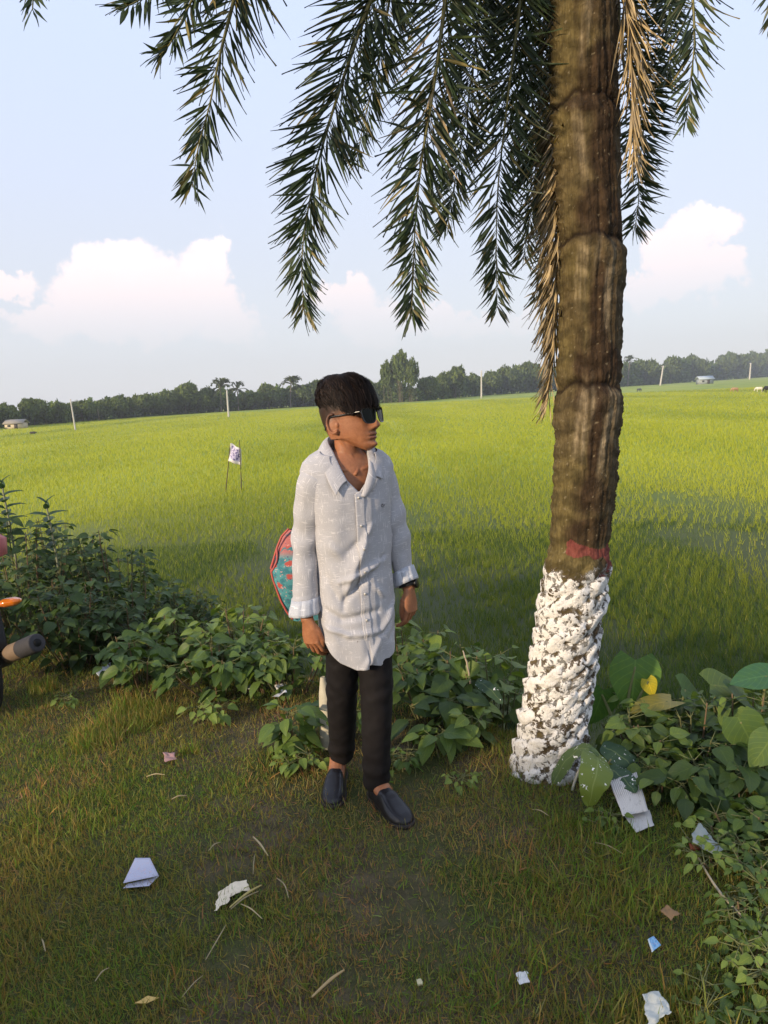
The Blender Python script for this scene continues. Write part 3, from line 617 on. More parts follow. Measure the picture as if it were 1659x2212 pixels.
ft = [  # X, top Y, width, kind, label
 (18, 872, 70, 'round', 'dark green tree above the pale hut at the left end of the tree line', 8),
 (75, 862, 80, 'round', 'rounded dark tree just left of the leaning white pole', 6),
 (128, 868, 70, 'bush', 'low dense tree directly behind the leaning white pole', 4),
 (100, 888, 46, 'palm', 'short palm in the undergrowth left of the leaning white pole', 1),
 (178, 866, 84, 'wide', 'broad tree just right of the leaning white pole', 7),
 (222, 864, 60, 'round', 'tree behind the thin leaning stick, first of two close together', 5),
 (262, 855, 78, 'round', 'dense rounded tree a little right of the thin leaning stick', 8),
 (292, 876, 44, 'palm', 'squat palm in front of the dense trees right of the thin stick', 1),
 (312, 852, 80, 'wide', 'wide dark crown between the thin leaning stick and the tall palms', 9),
 (356, 846, 74, 'round', 'tree left of the topmost crown on the left half of the tree line', 6),
 (402, 829, 80, 'tall', 'taller dark tree with uneven top left of the tall palms', 7),
 (448, 838, 60, 'round', 'dark tree just left of the tallest palm and its pole', 5),
 (478, 816, 72, 'palm', 'tall palm rising directly behind the grey concrete pole', 2),
 (515, 824, 64, 'palm', 'pale palm just right of the grey concrete pole', 3),
 (545, 846, 66, 'round', 'rounded tree to the right of the pale palm', 6),
 (582, 830, 66, 'tall', 'upright dark tree halfway between the pale palm and the boy', 6),
 (628, 812, 66, 'palm', 'bushy pale palm rising left of the boy', 2),
 (655, 832, 70, 'round', 'green tree close to the left side of the boy', 6),
 (690, 822, 60, 'wide', 'small flat topped tree beside the boy\'s hair', 9),
 (740, 828, 90, 'round', 'tree hidden behind the boy\'s head', 8),
 (800, 820, 60, 'round', 'dark tree just right of the boy\'s forehead', 8),
 (838, 782, 46, 'airy', 'left tree of the tallest airy group with bare lower trunks', 3, 'few'),
 (866, 761, 66, 'airy', 'middle and highest tree of the tallest airy group with bare lower trunks', 4, 'many'),
 (892, 776, 44, 'airy', 'right tree of the tallest airy group with bare lower trunks', 3, 'few'),
 (888, 838, 36, 'palm', 'small tan palm at the foot of the tallest tree group', 0),
 (925, 815, 60, 'round', 'low dark tree right of the tallest tree group', 6),
 (958, 806, 48, 'round', 'dark tree between the tallest tree group and the pale rounded tree', 8),
 (985, 793, 62, 'tall', 'pale rounded tree left of the straight white pole', 5, 'few'),
 (984, 828, 40, 'palm', 'small palm below the pale rounded tree', 0),
 (1022, 808, 56, 'round', 'dark tree just left of the straight white pole', 6),
 (1062, 803, 60, 'tall', 'dark tree just right of the straight white pole', 6),
 (1100, 792, 72, 'round', 'broad dark tree right of the straight white pole', 8),
 (1142, 784, 80, 'wide', 'broad crown tree seen through the dried palm leaves', 9),
 (1190, 790, 80, 'round', 'tree partly hidden by the palm trunk on its left side', 8),
 (1330, 790, 60, 'round', 'tree emerging from behind the right of the palm trunk', 8),
 (1356, 768, 42, 'palm', 'thin tall palm just right of the big palm trunk', 3),
 (1392, 778, 90, 'wide', 'broad flat crown left of the pole that leans right', 12),
 (1418, 800, 60, 'bush', 'low hedge like tree at the foot of the pole that leans right', 2),
 (1448, 772, 60, 'tall', 'tree with a small peak just right of the pole that leans right', 10),
 (1449, 792, 34, 'airy', 'thin tree with pale forked trunk right of the pole that leans right', 0, 'few'),
 (1500, 768, 66, 'round', 'rounded crown above the tin roofed shed', 9),
 (1560, 776, 50, 'tall', 'pale green tree between the tin shed and the farthest pole', 3, 'few'),
 (1578, 764, 80, 'wide', 'dark broad crown behind the pale green tree', 12),
 (1622, 762, 74, 'round', 'dark crown behind the farthest pole', 10),
 (1660, 758, 70, 'round', 'dark crown at the right end of the tree line', 9),
 (1715, 756, 80, 'wide', 'wide tree past the right end of the tree line', 9),
 (-40, 868, 90, 'wide', 'wide tree past the left end of the tree line', 8)]
for t in ft:
    far_tree(t[0], t[1], t[2]*1.12, t[3], t[4], t[5], trunks=t[6] if len(t) > 6 else 'one')
def wood():                          # the continuous scrub under and behind those trees
    r = np.random.default_rng(3); mb = MB(); n = 70000
    X = r.uniform(-90, 1760, n); yb = base_y(X); topm = np.interp(X, [-90, 0, 180, 400, 560, 700, 900, 1100, 1300, 1500, 1760], [888, 884, 880, 852, 845, 840, 832, 808, 798, 786, 776])
    topm = topm+2+8*np.sin(X*.05)+6*np.sin(X*.13+1)*np.sin(X*.021)+4*np.sin(X*.31)+3*np.sin(X*.53)
    P0 = np.array([FG(x, y) for x, y in zip(np.linspace(-90, 1760, 200), base_y(np.linspace(-90, 1760, 200)))])
    i = (X+90)/1850*199; px = np.interp(i, np.arange(200), P0[:, 0]); py = np.interp(i, np.arange(200), P0[:, 1])
    dd = np.hypot(px, py); hmax = (yb-topm)*dd/1598; depth = 5+r.random(n)**1.5*14
    px = px*(1+depth/dd); py = py*(1+depth/dd)
    h = hmax*np.minimum(1, .5+(depth-5)/7)*r.random(n)**.6
    c = np.array([.050, .085, .028])+(np.array([.13, .19, .060])-np.array([.050, .085, .028]))*r.random((n, 1))**1.4
    nrm = r.normal(size=(n, 3))+np.array([0, -.8, .4]); al = r.normal(size=(n, 3))
    sz = .0042*dd*(.7+.8*r.random(n)); scatter(mb, RH, np.stack([px, py, FZ+h], -1), al, nrm, sz, sz*.7, c)
    tag(mb.build('far_wood', M['far_foliage'], smooth=False, loc=(0, 120, FZ)), 'continuous scrub of the far wood under the tree line', 'wood', kind='stuff')
wood()
def pole(X, Yb, Xt, Yt, wpx, name, label, catn, arm=False, colr=(.52, .49, .44)):
    p = FG(X, Yb); p = p-unit((p-CAMP)*np.array([1, 1, 0]))*3; z = top_z(Xt, Yt, p); d = ray(Xt, Yt); s = p[1]/d[1]; xt = d[0]*s
    rad = wpx/2*((p-CAMP)@_f)/1598
    root = thing(name, label, catn, (p[0], p[1], FZ), 'poles standing along the far edge of the field')
    mb = MB(); V, F = tube([(p[0], p[1], FZ-.2), ((p[0]+xt)/2, p[1], (FZ+z)/2), (xt, p[1], z)], [rad, rad*.7], 8, 8); mb.add(V, F, colr); mb.build('shaft', M['generic'], root)
    if arm:
        mb = MB(); V, F = tube([(xt-.9, p[1], z-.25), (xt+.9, p[1], z-.2)], [.06, .06], 6); mb.add(V, F, colr)
        for k in (-.8, 0, .8): V, F = tube([(xt+k, p[1], z-.2), (xt+k, p[1], z+.08)], [.05, .03], 6); mb.add(V, F, (.35, .3, .28))
        mb.build('crossarm', M['generic'], root)
    return root
pole(163, 928, 152, 862, 4, 'utility_pole', 'white pole leaning to the left at the left of the field', 'pole')
pole(494, 900, 490, 843, 4.5, 'utility_pole', 'grey concrete pole standing in front of the tall palm', 'pole')
pole(1040, 860, 1040, 800, 4, 'utility_pole', 'straight white pole between the boy and the palm trunk', 'pole')
pole(1426, 833, 1433, 790, 4, 'utility_pole', 'pale pole leaning right near the tin roofed shed', 'pole', True)
pole(1619, 820, 1622, 784, 4, 'utility_pole', 'farthest pale pole near the right end of the tree line', 'pole', True)
pole(215, 909, 211, 884, 1.6, 'wooden_stick', 'thin dark stick leaning left in front of the scrub', 'stick', colr=(.2, .16, .12))
def hut(X, Yb, wpx, hpx, wallc, roofc, label, tin=False):
    p = FG(X, Yb); p = p-unit((p-CAMP)*np.array([1, 1, 0]))*7; dep = (p-CAMP)@_f; W = wpx*dep/1598; Hh = hpx*dep/1598; x, y = p[0], p[1]
    root = thing('hut', label, 'hut', (x, y, FZ))
    hw = Hh*.62
    mb = MB(); mb.add(*box((x, y, FZ+hw/2), (W*.86, W*.6, hw)), wallc); mb.build('wall', M['generic'], root, False)
    mb = MB(); a = W/2; dd = W*.38
    V = np.array([(x-a, y-dd, FZ+hw*.95), (x+a, y-dd, FZ+hw*.95), (x+a, y, FZ+Hh), (x-a, y, FZ+Hh), (x+a, y+dd, FZ+hw*.95), (x-a, y+dd, FZ+hw*.95)])
    mb.add(V, np.array([(0, 1, 2, 3), (3, 2, 4, 5)]), roofc); o = mb.build('roof', M['generic'], root, False); m_ = o.modifiers.new('t', 'SOLIDIFY'); m_.thickness = .08
    mb = MB(); mb.add(*box((x+W*.12, y-W*.3-.02, FZ+hw*.4), (W*.16, .05, hw*.8)), (.06, .05, .045)); mb.build('door', M['generic'], root, False)
    mb = MB(); mb.add(*box((x-W*.22, y-W*.3-.02, FZ+hw*.55), (W*.14, .05, hw*.35)), (.05, .05, .05)); mb.build('window', M['generic'], root, False)
hut(36, 924, 44, 20, (.62, .52, .38), (.30, .27, .23), 'small pale yellow hut at the left edge of the tree line')
hut(1522, 829, 34, 17, (.30, .33, .34), (.42, .48, .52), 'shed with a blue grey tin roof among trees on the right')
# ---- grazing animals
def cow(X, Yb, hpx, colr, heading, name, label, catn='cow', lying=False):
    p = FG(X, Yb); dep = (p-CAMP)@_f; s = hpx*dep/1598/1.25; Mz = rotz(heading)
    root = thing(name, label, catn, (p[0], p[1], FZ)); r = np.random.default_rng(int(X))
    mb = MB(); o = np.array([p[0], p[1], FZ])
    def add(t): V, F = t; mb.add((V*s)@Mz.T+o, F, colr)
    zz = -.45 if lying else 0
    add(tube([(-.72, 0, 1.02+zz), (-.6, 0, .98+zz), (-.2, 0, .9+zz), (.3, 0, .92+zz), (.55, 0, 1.0+zz), (.68, 0, 1.05+zz)], [.08, .24, .29, .31, .26, .12], 14, 20, rad2=[.1, .28, .34, .36, .32, .15]))
    add(tube([(.55, 0, 1.05+zz), (.85, 0, .92+zz), (1.05, 0, .6)], [.2, .14, .1], 10, 10, rad2=[.26, .18, .12]))
    add(tube([(1.0, 0, .68), (1.12, 0, .48), (1.2, 0, .3)], [.12, .1, .06], 10, 8))
    for sg in (-1, 1):
        add(tube([(1.0, .08*sg, .7), (1.0, .24*sg, .68)], [.05, .02], 6)); add(tube([(.98, .07*sg, .76), (.96, .13*sg, .92)], [.025, .008], 6))
        if not lying:
            add(tube([(.45, .15*sg, .85), (.47, .15*sg, .42), (.45+.06*sg, .15*sg, 0)], [.11, .055, .045], 8, 8))
            add(tube([(-.55, .14*sg, .9), (-.45, .15*sg, .62), (-.62, .15*sg, .40), (-.56-.05*sg, .15*sg, 0)], [.17, .11, .055, .045], 8, 10))
        else:
            add(tube([(.4, .2*sg, .4), (.75, .22*sg, .12), (.5, .25*sg, .06)], [.1, .05, .04], 8, 8)); add(tube([(-.45, .2*sg, .4), (-.1, .3*sg, .15), (-.4, .32*sg, .06)], [.15, .08, .04], 8, 8))
    add(tube([(-.72, 0, 1.05+zz), (-.84, 0, .8+zz), (-.84, 0, .42)], [.03, .015, .03], 6, 8))
    mb.build('body', M['generic'], root)
cow(1588, 848, 11, (.40, .24, .13), math.pi, 'cow', 'light brown cow grazing at the right of the field')
cow(1640, 847, 11, (.70, .64, .52), math.pi-.2, 'cow', 'cream cow beside the black one at the right edge')
cow(1659, 849, 15, (.02, .018, .016), 1.9, 'cow', 'black cow at the very right edge of the field')
cow(1380, 847, 8, (.10, .11, .10), .3, 'goat', 'small grey animal grazing right of the palm trunk', 'goat')
cow(70, 938, 9, (.06, .05, .04), .2, 'goat', 'small dark animal lying near the leaning white pole', 'goat', True)
# ---- little printed flag on two sticks
def flag():
    pa = FG(486, 1062); pb = FG(521, 1062); root = thing('sign', 'small white and violet printed banner tied between two bamboo sticks in the field', 'banner', ((pa[0]+pb[0])/2, pa[1], FZ))
    for (q, T) in ((pa, (497, 962)), (pb, (517, 950))):
        t = D(T[0], T[1], q[1]); V, F = tube([q-np.array([0, 0, .1]), (q+t)/2+np.array([.01, 0, 0]), t], [.016, .013, .010], 8, 14); MB().add(V, F, (.12, .10, .05)).build('stick', M['stem'], root)
    y = pa[1]-.02; c4 = [D(X, Y, y) for X, Y in ((498, 957), (521, 970), (521, 1006), (493, 996))]; n = 12; V = []; UV = []
    for j in range(n+1):
        for i in range(n+1):
            u, v = i/n, j/n; p = (c4[0]*(1-u)+c4[1]*u)*(1-v)+(c4[3]*(1-u)+c4[2]*u)*v; V.append(p+np.array([0, .03*math.sin(6*u+3*v), .01*math.sin(9*u)])); UV.append((u, v))
    def fn(q):
        s = q.n('ShaderNodeSeparateXYZ'); q.l(uvc(q), s.inputs[0]); u, v = s.outputs[0], s.outputs[1]
        n_ = q.noise(uvc(q), 7, 3); edge = q.m('MULTIPLY', q.m('MULTIPLY', q.ss(u, .08, .14), q.ss(u, .94, .88)), q.m('MULTIPLY', q.ss(v, .06, .12), q.ss(v, .86, .8)))
        c = q.mix(q.ss(n_, .42, .56), (.10, .08, .22), (.40, .36, .55)); c = q.mix(q.ss(q.noise(uvc(q), 14, 2), .6, .66), c, (.75, .72, .74))
        return princ(q, q.mix(edge, (.66, .62, .62), c), .5, .4)
    mb = MB().add(V, gridf(n+1, n+1, False), (1, 1, 1), np.array(UV)+1e-4); o = mb.build('banner', mat('banner_print', fn), root); o.modifiers.new('t', 'SOLIDIFY').thickness = .003
flag()

# ------------------------------------------------------------------ weeds and shrubs on the bank
def weed(x, y, h, spread, nst, leafl, c1, c2, seed, name, label, catn='weed', group=None, tpl=LEAFW, npl=6, petiole=.05, splash=0, droop=.35, wr=.72, topbias=.5):
    r = np.random.default_rng(seed); z0 = float(gz(x, y)); root = thing(name, label, catn, (x, y, z0), group)
    sm = MB(); lm = MB(); c1 = np.array(c1); c2 = np.array(c2)
    for s in range(nst):
        a = r.random()*6.28; rr = spread*math.sqrt(r.random()); hh = h*r.uniform(.6, 1.0)*(1-.35*(rr/max(spread, .01))**2)
        b0 = np.array([x+.35*rr*math.cos(a), y+.35*rr*math.sin(a), z0-.03]); b1 = np.array([x+rr*math.cos(a), y+rr*math.sin(a), max(z0, float(gz(x+rr*math.cos(a), y+rr*math.sin(a))))+hh])
        md = (b0+b1)/2+np.array([.1*rr*math.cos(a), .1*rr*math.sin(a), .12*hh])*(.5+r.random())
        P_ = cat_rom([b0, md, b1], 14); V, F = tube(P_, [.0055, .0025], 6); sm.add(V, F, (.13, .13, .05) if r.random() < .6 else (.17, .11, .06))
        t = np.clip(r.random(npl)**topbias, .15, 1); t[-2:] = 1; i = (t*13).astype(int).clip(0, 12); q = P_[i]
        az_ = r.random(npl)*6.28; d = np.stack([np.cos(az_), np.sin(az_), r.uniform(-.1, .6, npl)], -1); d = unit(d)
        base_ = q+d*(petiole*(.5+r.random(npl)))[:, None]
        for k in range(npl): V, F = tube([q[k], base_[k]], [.0018, .0012], 5); sm.add(V, F, (.15, .16, .06))
        al = d+np.stack([0*az_, 0*az_, r.uniform(-.75, -.05, npl)], -1)
        nm = np.stack([r.normal(0, .35, npl), r.normal(-.25, .35, npl), np.ones(npl)], -1)
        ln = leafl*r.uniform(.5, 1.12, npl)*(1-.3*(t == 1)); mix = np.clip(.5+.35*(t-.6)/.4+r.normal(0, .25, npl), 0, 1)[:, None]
        scatter(lm, tpl, base_, al, nm, ln, ln*wr*r.uniform(.8, 1.1, npl), c1*(1-mix)+c2*mix)
    sm.build('stem', M['stem'], root)
    lm.build('leaves', SPL if splash else M['leaf'], root)
    return root
def splashed(q):
    c = attr(q); n = q.noise(posw(q), 55, 3, .6, 0, .8); s = q.n('ShaderNodeSeparateXYZ'); q.l(uvc(q), s.inputs[0]); d = q.m('ABSOLUTE', q.m('SUBTRACT', s.outputs[0], .5))
    c = q.mix(q.m('MULTIPLY', q.ss(d, .04, .0), .4), c, (.25, .3, .1)); m_ = q.ss(n, .64, .67)
    return princ(q, q.mix(m_, c, (.84, .82, .78)), .5, .3, m_, .4, .003)
SPL = mat('paint_splashed_leaf', splashed)
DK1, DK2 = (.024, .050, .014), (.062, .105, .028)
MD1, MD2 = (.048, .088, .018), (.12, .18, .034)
YG1, YG2 = (.075, .13, .025), (.17, .24, .05)
gL = 'dark leafy bushes on the left of the bank'
W = [  # X, Y of foot on a 1659 wide view; height, spread, stems, leaf length, colours, label
 ((60, 1395), .95, .42, 34, .085, DK1, DK2, 'dense dark bush at the left edge above the orange indicator', gL),
 ((-60, 1330), 1.15, .45, 34, .085, DK1, DK2, 'tall dark bush cut by the left edge of the photo', gL),
 ((150, 1330), .85, .42, 34, .08, DK1, DK2, 'dark bush right behind the tall thick leaved plant', gL),
 ((170, 1425), .62, .36, 30, .09, DK1, MD1, 'dark bush with larger oval leaves above the exhaust pipe', gL),
 ((265, 1330), .72, .36, 30, .075, DK1, DK2, 'dark bush where the leafy slope starts to fall to the right', gL),
 ((290, 1415), .50, .32, 28, .085, DK1, DK2, 'dark low bush in the middle of the leafy slope', gL),
 ((375, 1375), .46, .30, 24, .07, DK1, DK2, 'smaller dark bush low on the leafy slope beside the rice', gL),
 ((440, 1345), .34, .26, 20, .065, DK1, MD1, 'last dark bush at the foot of the leafy slope', gL),
 ((310, 1480), .34, .24, 16, .11, MD1, YG1, 'mid green weed with broad worn leaves beside the dark bushes', 'weeds left of the boy'),
 ((385, 1440), .36, .24, 16, .11, MD1, YG2, 'weed with a large yellowish hanging leaf left of the boy', 'weeds left of the boy'),
 ((470, 1500), .33, .26, 16, .115, MD1, YG1, 'broad leaved weed in front of the middle of the bank', 'weeds left of the boy'),
 ((520, 1440), .40, .26, 18, .10, MD1, YG2, 'weed with bright yellow green tips rising over the rice', 'weeds left of the boy'),
 ((575, 1490), .36, .24, 18, .10, MD1, YG1, 'leafy weed directly left of the bag', 'weeds left of the boy'),
 ((630, 1500), .34, .22, 16, .10, DK2, MD2, 'weed under the hanging hand of the boy', 'weeds left of the boy'),
 ((455, 1560), .13, .07, 6, .055, MD2, YG2, 'small seedling with brown stalk at the front of the left weeds', None),
 ((150, 1520), .07, .04, 3, .045, YG1, YG2, 'tiny bright seedling beside the motorcycle tyre', None),
 ((628, 1632), .22, .05, 6, .12, MD2, YG1, 'bright broad leaved plant at the boy\'s right shin', None),
 ((655, 1665), .09, .08, 6, .065, YG1, YG2, 'low yellow green plant with white specks near the left loafer', None),
 ((745, 1600), .22, .12, 8, .08, MD1, YG1, 'weed showing between the two trouser legs', None),
 ((890, 1480), .42, .24, 18, .11, DK1, MD2, 'dark leafy weed behind the boy\'s watch hand', 'weeds between the boy and the palm'),
 ((930, 1560), .36, .22, 12, .15, DK1, MD1, 'weed with very large dark leaves right of the black trousers', 'weeds between the boy and the palm'),
 ((1000, 1520), .36, .22, 14, .115, MD1, YG1, 'weed with yellow green top leaves around a bare twig', 'weeds between the boy and the palm'),
 ((1075, 1530), .34, .22, 14, .12, DK1, MD2, 'dark weed touching the left side of the whitewashed trunk', 'weeds between the boy and the palm'),
 ((1010, 1610), .22, .12, 7, .09, MD1, YG2, 'bright weed with paint specks left of the palm foot', 'weeds between the boy and the palm'),
 ((960, 1640), .15, .10, 4, .125, MD2, YG1, 'round veined leaf plant low in the grass left of the palm', None),
 ((870, 1665), .10, .07, 6, .05, MD1, YG1, 'tiny weed beside the boy\'s left ankle', None),
 ((995, 1690), .05, .03, 3, .04, YG1, YG2, 'tiny three leaved sprout in the grass between loafer and palm', None),
 ((1400, 1640), .25, .24, 18, .085, DK1, MD2, 'dark weed right of the whitewashed trunk', 'weeds right of the palm'),
 ((1500, 1640), .28, .24, 18, .10, DK1, MD1, 'dark tangle of long leaves right of the palm', 'weeds right of the palm'),
 ((1600, 1620), .32, .24, 18, .09, DK2, MD2, 'leafy weed by the right edge under the taro', 'weeds right of the palm'),
 ((1430, 1700), .17, .16, 12, .085, DK2, MD2, 'creeping weed above the grey corrugated paper', 'weeds right of the palm'),
 ((1530, 1730), .17, .18, 12, .12, DK1, MD1, 'low weed with long dull leaves behind the plastic scrap', 'weeds right of the palm'),
 ((1620, 1790), .14, .16, 14, .09, MD1, YG1, 'yellow green weed by the right edge behind the plastic scrap', 'weeds right of the palm'),
 ((1316, 1785), .05, .03, 4, .04, MD1, MD2, 'little sprout below the paint splashed leaf', None),
 ((1570, 1860), .07, .14, 14, .045, MD2, YG2, 'patch of small round leaves right of the plastic scrap', 'small leaved weeds on the right'),
 ((1640, 1900), .08, .12, 14, .045, MD1, YG1, 'patch of small round leaves at the right edge above the long stalk', 'small leaved weeds on the right'),
 ((1610, 1985), .06, .10, 10, .04, MD2, YG1, 'small leaved weed just below the long pale stalk', 'small leaved weeds on the right'),
 ((1630, 2100), .07, .08, 8, .045, MD1, YG2, 'small weed with yellow tips at the lower right edge', 'small leaved weeds on the right'),
 ((1560, 2180), .05, .09, 8, .04, MD1, MD2, 'dark small leaved weed at the lower right corner', 'small leaved weeds on the right')]
for k, ((X, Y), h, sp, ns, ll, c1, c2, lab, grp) in enumerate(W):
    p = G(X, Y, 0.0)
    zz = float(gz(p[0], p[1]))
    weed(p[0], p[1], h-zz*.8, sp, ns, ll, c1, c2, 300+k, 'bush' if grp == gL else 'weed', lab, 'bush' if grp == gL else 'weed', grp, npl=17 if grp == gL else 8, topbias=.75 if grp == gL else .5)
def thick_plant(X, Y, h, label, seed):   # upright stem with opposite thick leaves
    r = np.random.default_rng(seed); p = G(X, Y, 0); z0 = float(gz(p[0], p[1])); root = thing('leafy_shoot', label, 'plant', (p[0], p[1], z0)); b0 = np.array([p[0], p[1], z0])
    P_ = cat_rom([b0, b0+np.array([.03, 0, h*.5]), b0+np.array([.0, .0, h])], 20); V, F = tube(P_, [.011, .006], 8); MB().add(V, F, (.25, .26, .16)).build('stem', M['stem'], root); mb = MB()
    for k in range(9):
        q = P_[19]*(1)-np.array([0, 0, .045*k*1.0]); a = k*1.57+.3
        for s in (0, math.pi):
            d = np.array([math.cos(a+s), math.sin(a+s), .55 if k > 1 else 1.6]); ln = .13 if k > 1 else .08
            scatter(mb, LEAFW, q[None], d[None], np.array([[-d[0]*.3, -d[1]*.3-.2, 1.]]), ln, ln*.5, np.array([.045, .085, .04]))
    mb.build('leaves', M['leaf'], root)
thick_plant(48, 1380, 1.13, 'upright plant with thick paired leaves topping the left bushes', 1)
thick_plant(135, 1375, .98, 'second thick leaved shoot with pale stem above the left bushes', 2)
# ---- taro
def taro(X, Y, leaves, label, seed):
    p = G(X, Y, 0); z0 = float(gz(p[0], p[1])); root = thing('taro_plant', label, 'taro plant', (p[0], p[1], z0), 'taro plants right of the palm')
    mb = MB(); sm = MB(); b0 = np.array([p[0], p[1], z0])
    T = leaf_template(9, .30, .10, .22, heart=.16)
    for (LX, LY, yy, ln, d, nm, c) in leaves:
        q = D(LX, LY, yy); d = np.array(d, float)
        V, F = tube([b0, (b0+q)/2+np.array([0, .03, .03]), q], [.010, .005], 8, 12); sm.add(V, F, (.16, .17, .06))
        scatter(mb, T, (q-unit(d)*ln*.12)[None], d[None], np.array(nm, float)[None], ln, ln*.95, np.array(c))
    sm.build('stalk', M['stem'], root); mb.build('leaves', M['leaf'], root)
taro(1350, 1620, [(1372, 1440, 3.15, .24, (-.15, -.3, -1), (-.1, -1, .1), (.075, .15, .035)), (1300, 1500, 3.2, .18, (-.3, -.1, -1), (.2, -1, .4), (.05, .11, .03)), (1400, 1472, 3.1, .08, (.2, -.2, -.6), (0, -1, .4), (.42, .36, .03))], 'taro with a large upright heart leaf next to the whitewashed trunk', 1)
taro(1470, 1680, [(1440, 1515, 3.0, .20, (-1, -.2, .05), (0, .1, 1), (.22, .20, .05)), (1480, 1490, 3.1, .18, (.8, .2, -.5), (0, -.6, 1), (.06, .12, .025))], 'taro whose yellowing leaf is seen edge on', 2)
taro(1560, 1620, [(1545, 1480, 3.1, .20, (1, .1, -.15), (0, -.5, 1), (.09, .14, .03)), (1590, 1500, 3.0, .18, (.6, .3, -.3), (.1, -.5, 1), (.05, .10, .03))], 'taro with flat olive leaf before the wet rice', 3)
taro(1650, 1640, [(1655, 1460, 3.0, .17, (-.9, .2, -.1), (0, -.4, 1), (.045, .12, .055)), (1600, 1560, 2.7, .17, (.4, -.3, -.9), (-.3, -1, .5), (.07, .12, .035)), (1662, 1600, 2.6, .14, (-.5, -.2, -.6), (0, -1, .6), (.10, .16, .05))], 'taro with bluish green leaf cut by the right edge', 4)
# ---- the painted leaf at the foot of the palm
def painted_leaf():
    p = G(1235, 1700, 0); root = thing('paint_splashed_plant', 'broad leaf splashed with whitewash arching at the foot of the palm', 'plant', (p[0], p[1], 0)); mb = MB(); sm = MB()
    y = 2.66
    def bent(pts, wd, c, nrm):
        P_ = cat_rom([D(X, Y, yy) for X, Y, yy in pts], 14); T, S, U = frames(P_, nrm); t = np.linspace(0, 1, 14); ww = wd*np.sin(np.pi*np.clip(t*.93+.04, 0, 1)**.75)**.7
        V = []; UV = []
        for i in range(14):
            for k, sx in enumerate((-1, -.5, 0, .5, 1)): V.append(P_[i]+S[i]*sx*ww[i]+U[i]*(-.12*abs(sx)*ww[i]+.004*math.sin(i*1.7+k))); UV.append((sx*.5+.5, t[i]))
        mb.add(V, gridf(14, 5, False), c, UV)
    bent([(1195, 1690, 2.74), (1225, 1640, 2.72), (1262, 1615, 2.68), (1292, 1632, 2.62)], .035, (.07, .11, .035), (0, -.4, 1))
    bent([(1285, 1622, 2.66), (1292, 1650, 2.56), (1282, 1695, 2.50), (1272, 1742, 2.50)], .066, (.115, .155, .022), (0, -1, .3))
    bent([(1300, 1610, 2.8), (1350, 1640, 2.75), (1390, 1690, 2.7)], .05, (.035, .07, .03), (0, -.5, 1))
    bent([(1310, 1655, 2.72), (1345, 1680, 2.62), (1372, 1712, 2.55)], .05, (.03, .065, .025), (0, -.5, 1))
    bent([(1030, 1470, 3.1), (1060, 1490, 3.05), (1085, 1520, 3.0)], .03, (.03, .06, .025), (0, -.8, 1))
    V, F = tube([D(1232, 1722, 2.72), D(1250, 1665, 2.74), D(1285, 1622, 2.68)], [.006, .004], 7, 12); sm.add(V, F, (.6, .58, .5))
    V, F = tube([D(1232, 1722, 2.72), D(1300, 1665, 2.74), D(1320, 1640, 2.72)], [.005, .003], 7, 12); sm.add(V, F, (.2, .2, .1))
    sm.build('stem', M['stem'], root); mb.build('leaves', SPL, root)
painted_leaf()
def twig(pts, rad, c, name, label, catn, y=None, grp=None):
    P_ = [np.array(q) for q in pts]; V, F = tube(P_, rad, 7, 16); V = V+.0015*nz3(V, 90, 1)[:, None]
    return tag(MB().add(V, F, c).build(name, M['stem'], loc=P_[0]), label, catn, grp)
p0 = G(1012, 1560, 0); twig([p0, D(1018, 1500, p0[1]), D(1010, 1440, p0[1]), D(1000, 1405, p0[1]+.02)], [.006, .006, .005, .003], (.42, .34, .24), 'bare_twig', 'bare pale twig sticking up from the weeds before the palm', 'twig')
# ---- the long hedge of roadside trees added behind the camera to shade the foreground
def offscreen(x, y, h, wd, seed, label):
    r = np.random.default_rng(seed); root = thing('added_shade_tree', label, 'tree', (x, y, 0), 'unseen trees added behind the photographer to shade the bank'); mb = MB()
    V, F = tube([(x, y, -.1), (x+.1, y, h*.4), (x, y+.1, h*.8)], [.14, .10, .05], 9, 10); mb.add(V, F, (.16, .12, .08)); mb.build('trunk', M['bark'], root); lm = MB(); n = int(2600*wd)
    p = unit(r.normal(size=(n, 3)))*r.random((n, 1))**.4; pos = np.array([x, y, h*.54])+p*np.array([wd/2, wd/2.4, h*.50]); pos += .2*np.stack([nz3(pos, 2.0), nz3(pos, 2.3), nz3(pos, 1.9)], -1)
    scatter(lm, RH, pos, r.normal(size=(n, 3)), r.normal(size=(n, 3)), .16, .10, np.array([.04, .07, .02])*(.6+.8*r.random((n, 1)))); lm.build('crown', M['far_foliage'], root, False)
HT = 2.2
hx = [-14.5, -12.6, -10.9, -9.2, -7.4, -5.9, -4.0, -2.2]
for k, x in enumerate(hx):
    offscreen(x, -3.3-.3*math.sin(k*2.1), HT*(1+.16*math.sin(k*1.7)), 2.0, 700+k, f'roadside tree added behind the photographer for shade, {["leftmost of the row", "second along from the left end", "beside the leftmost pair", "left of the middle pair", "right of the middle pair", "third along from the right end", "beside the rightmost tree", "rightmost of the row"][k]}')

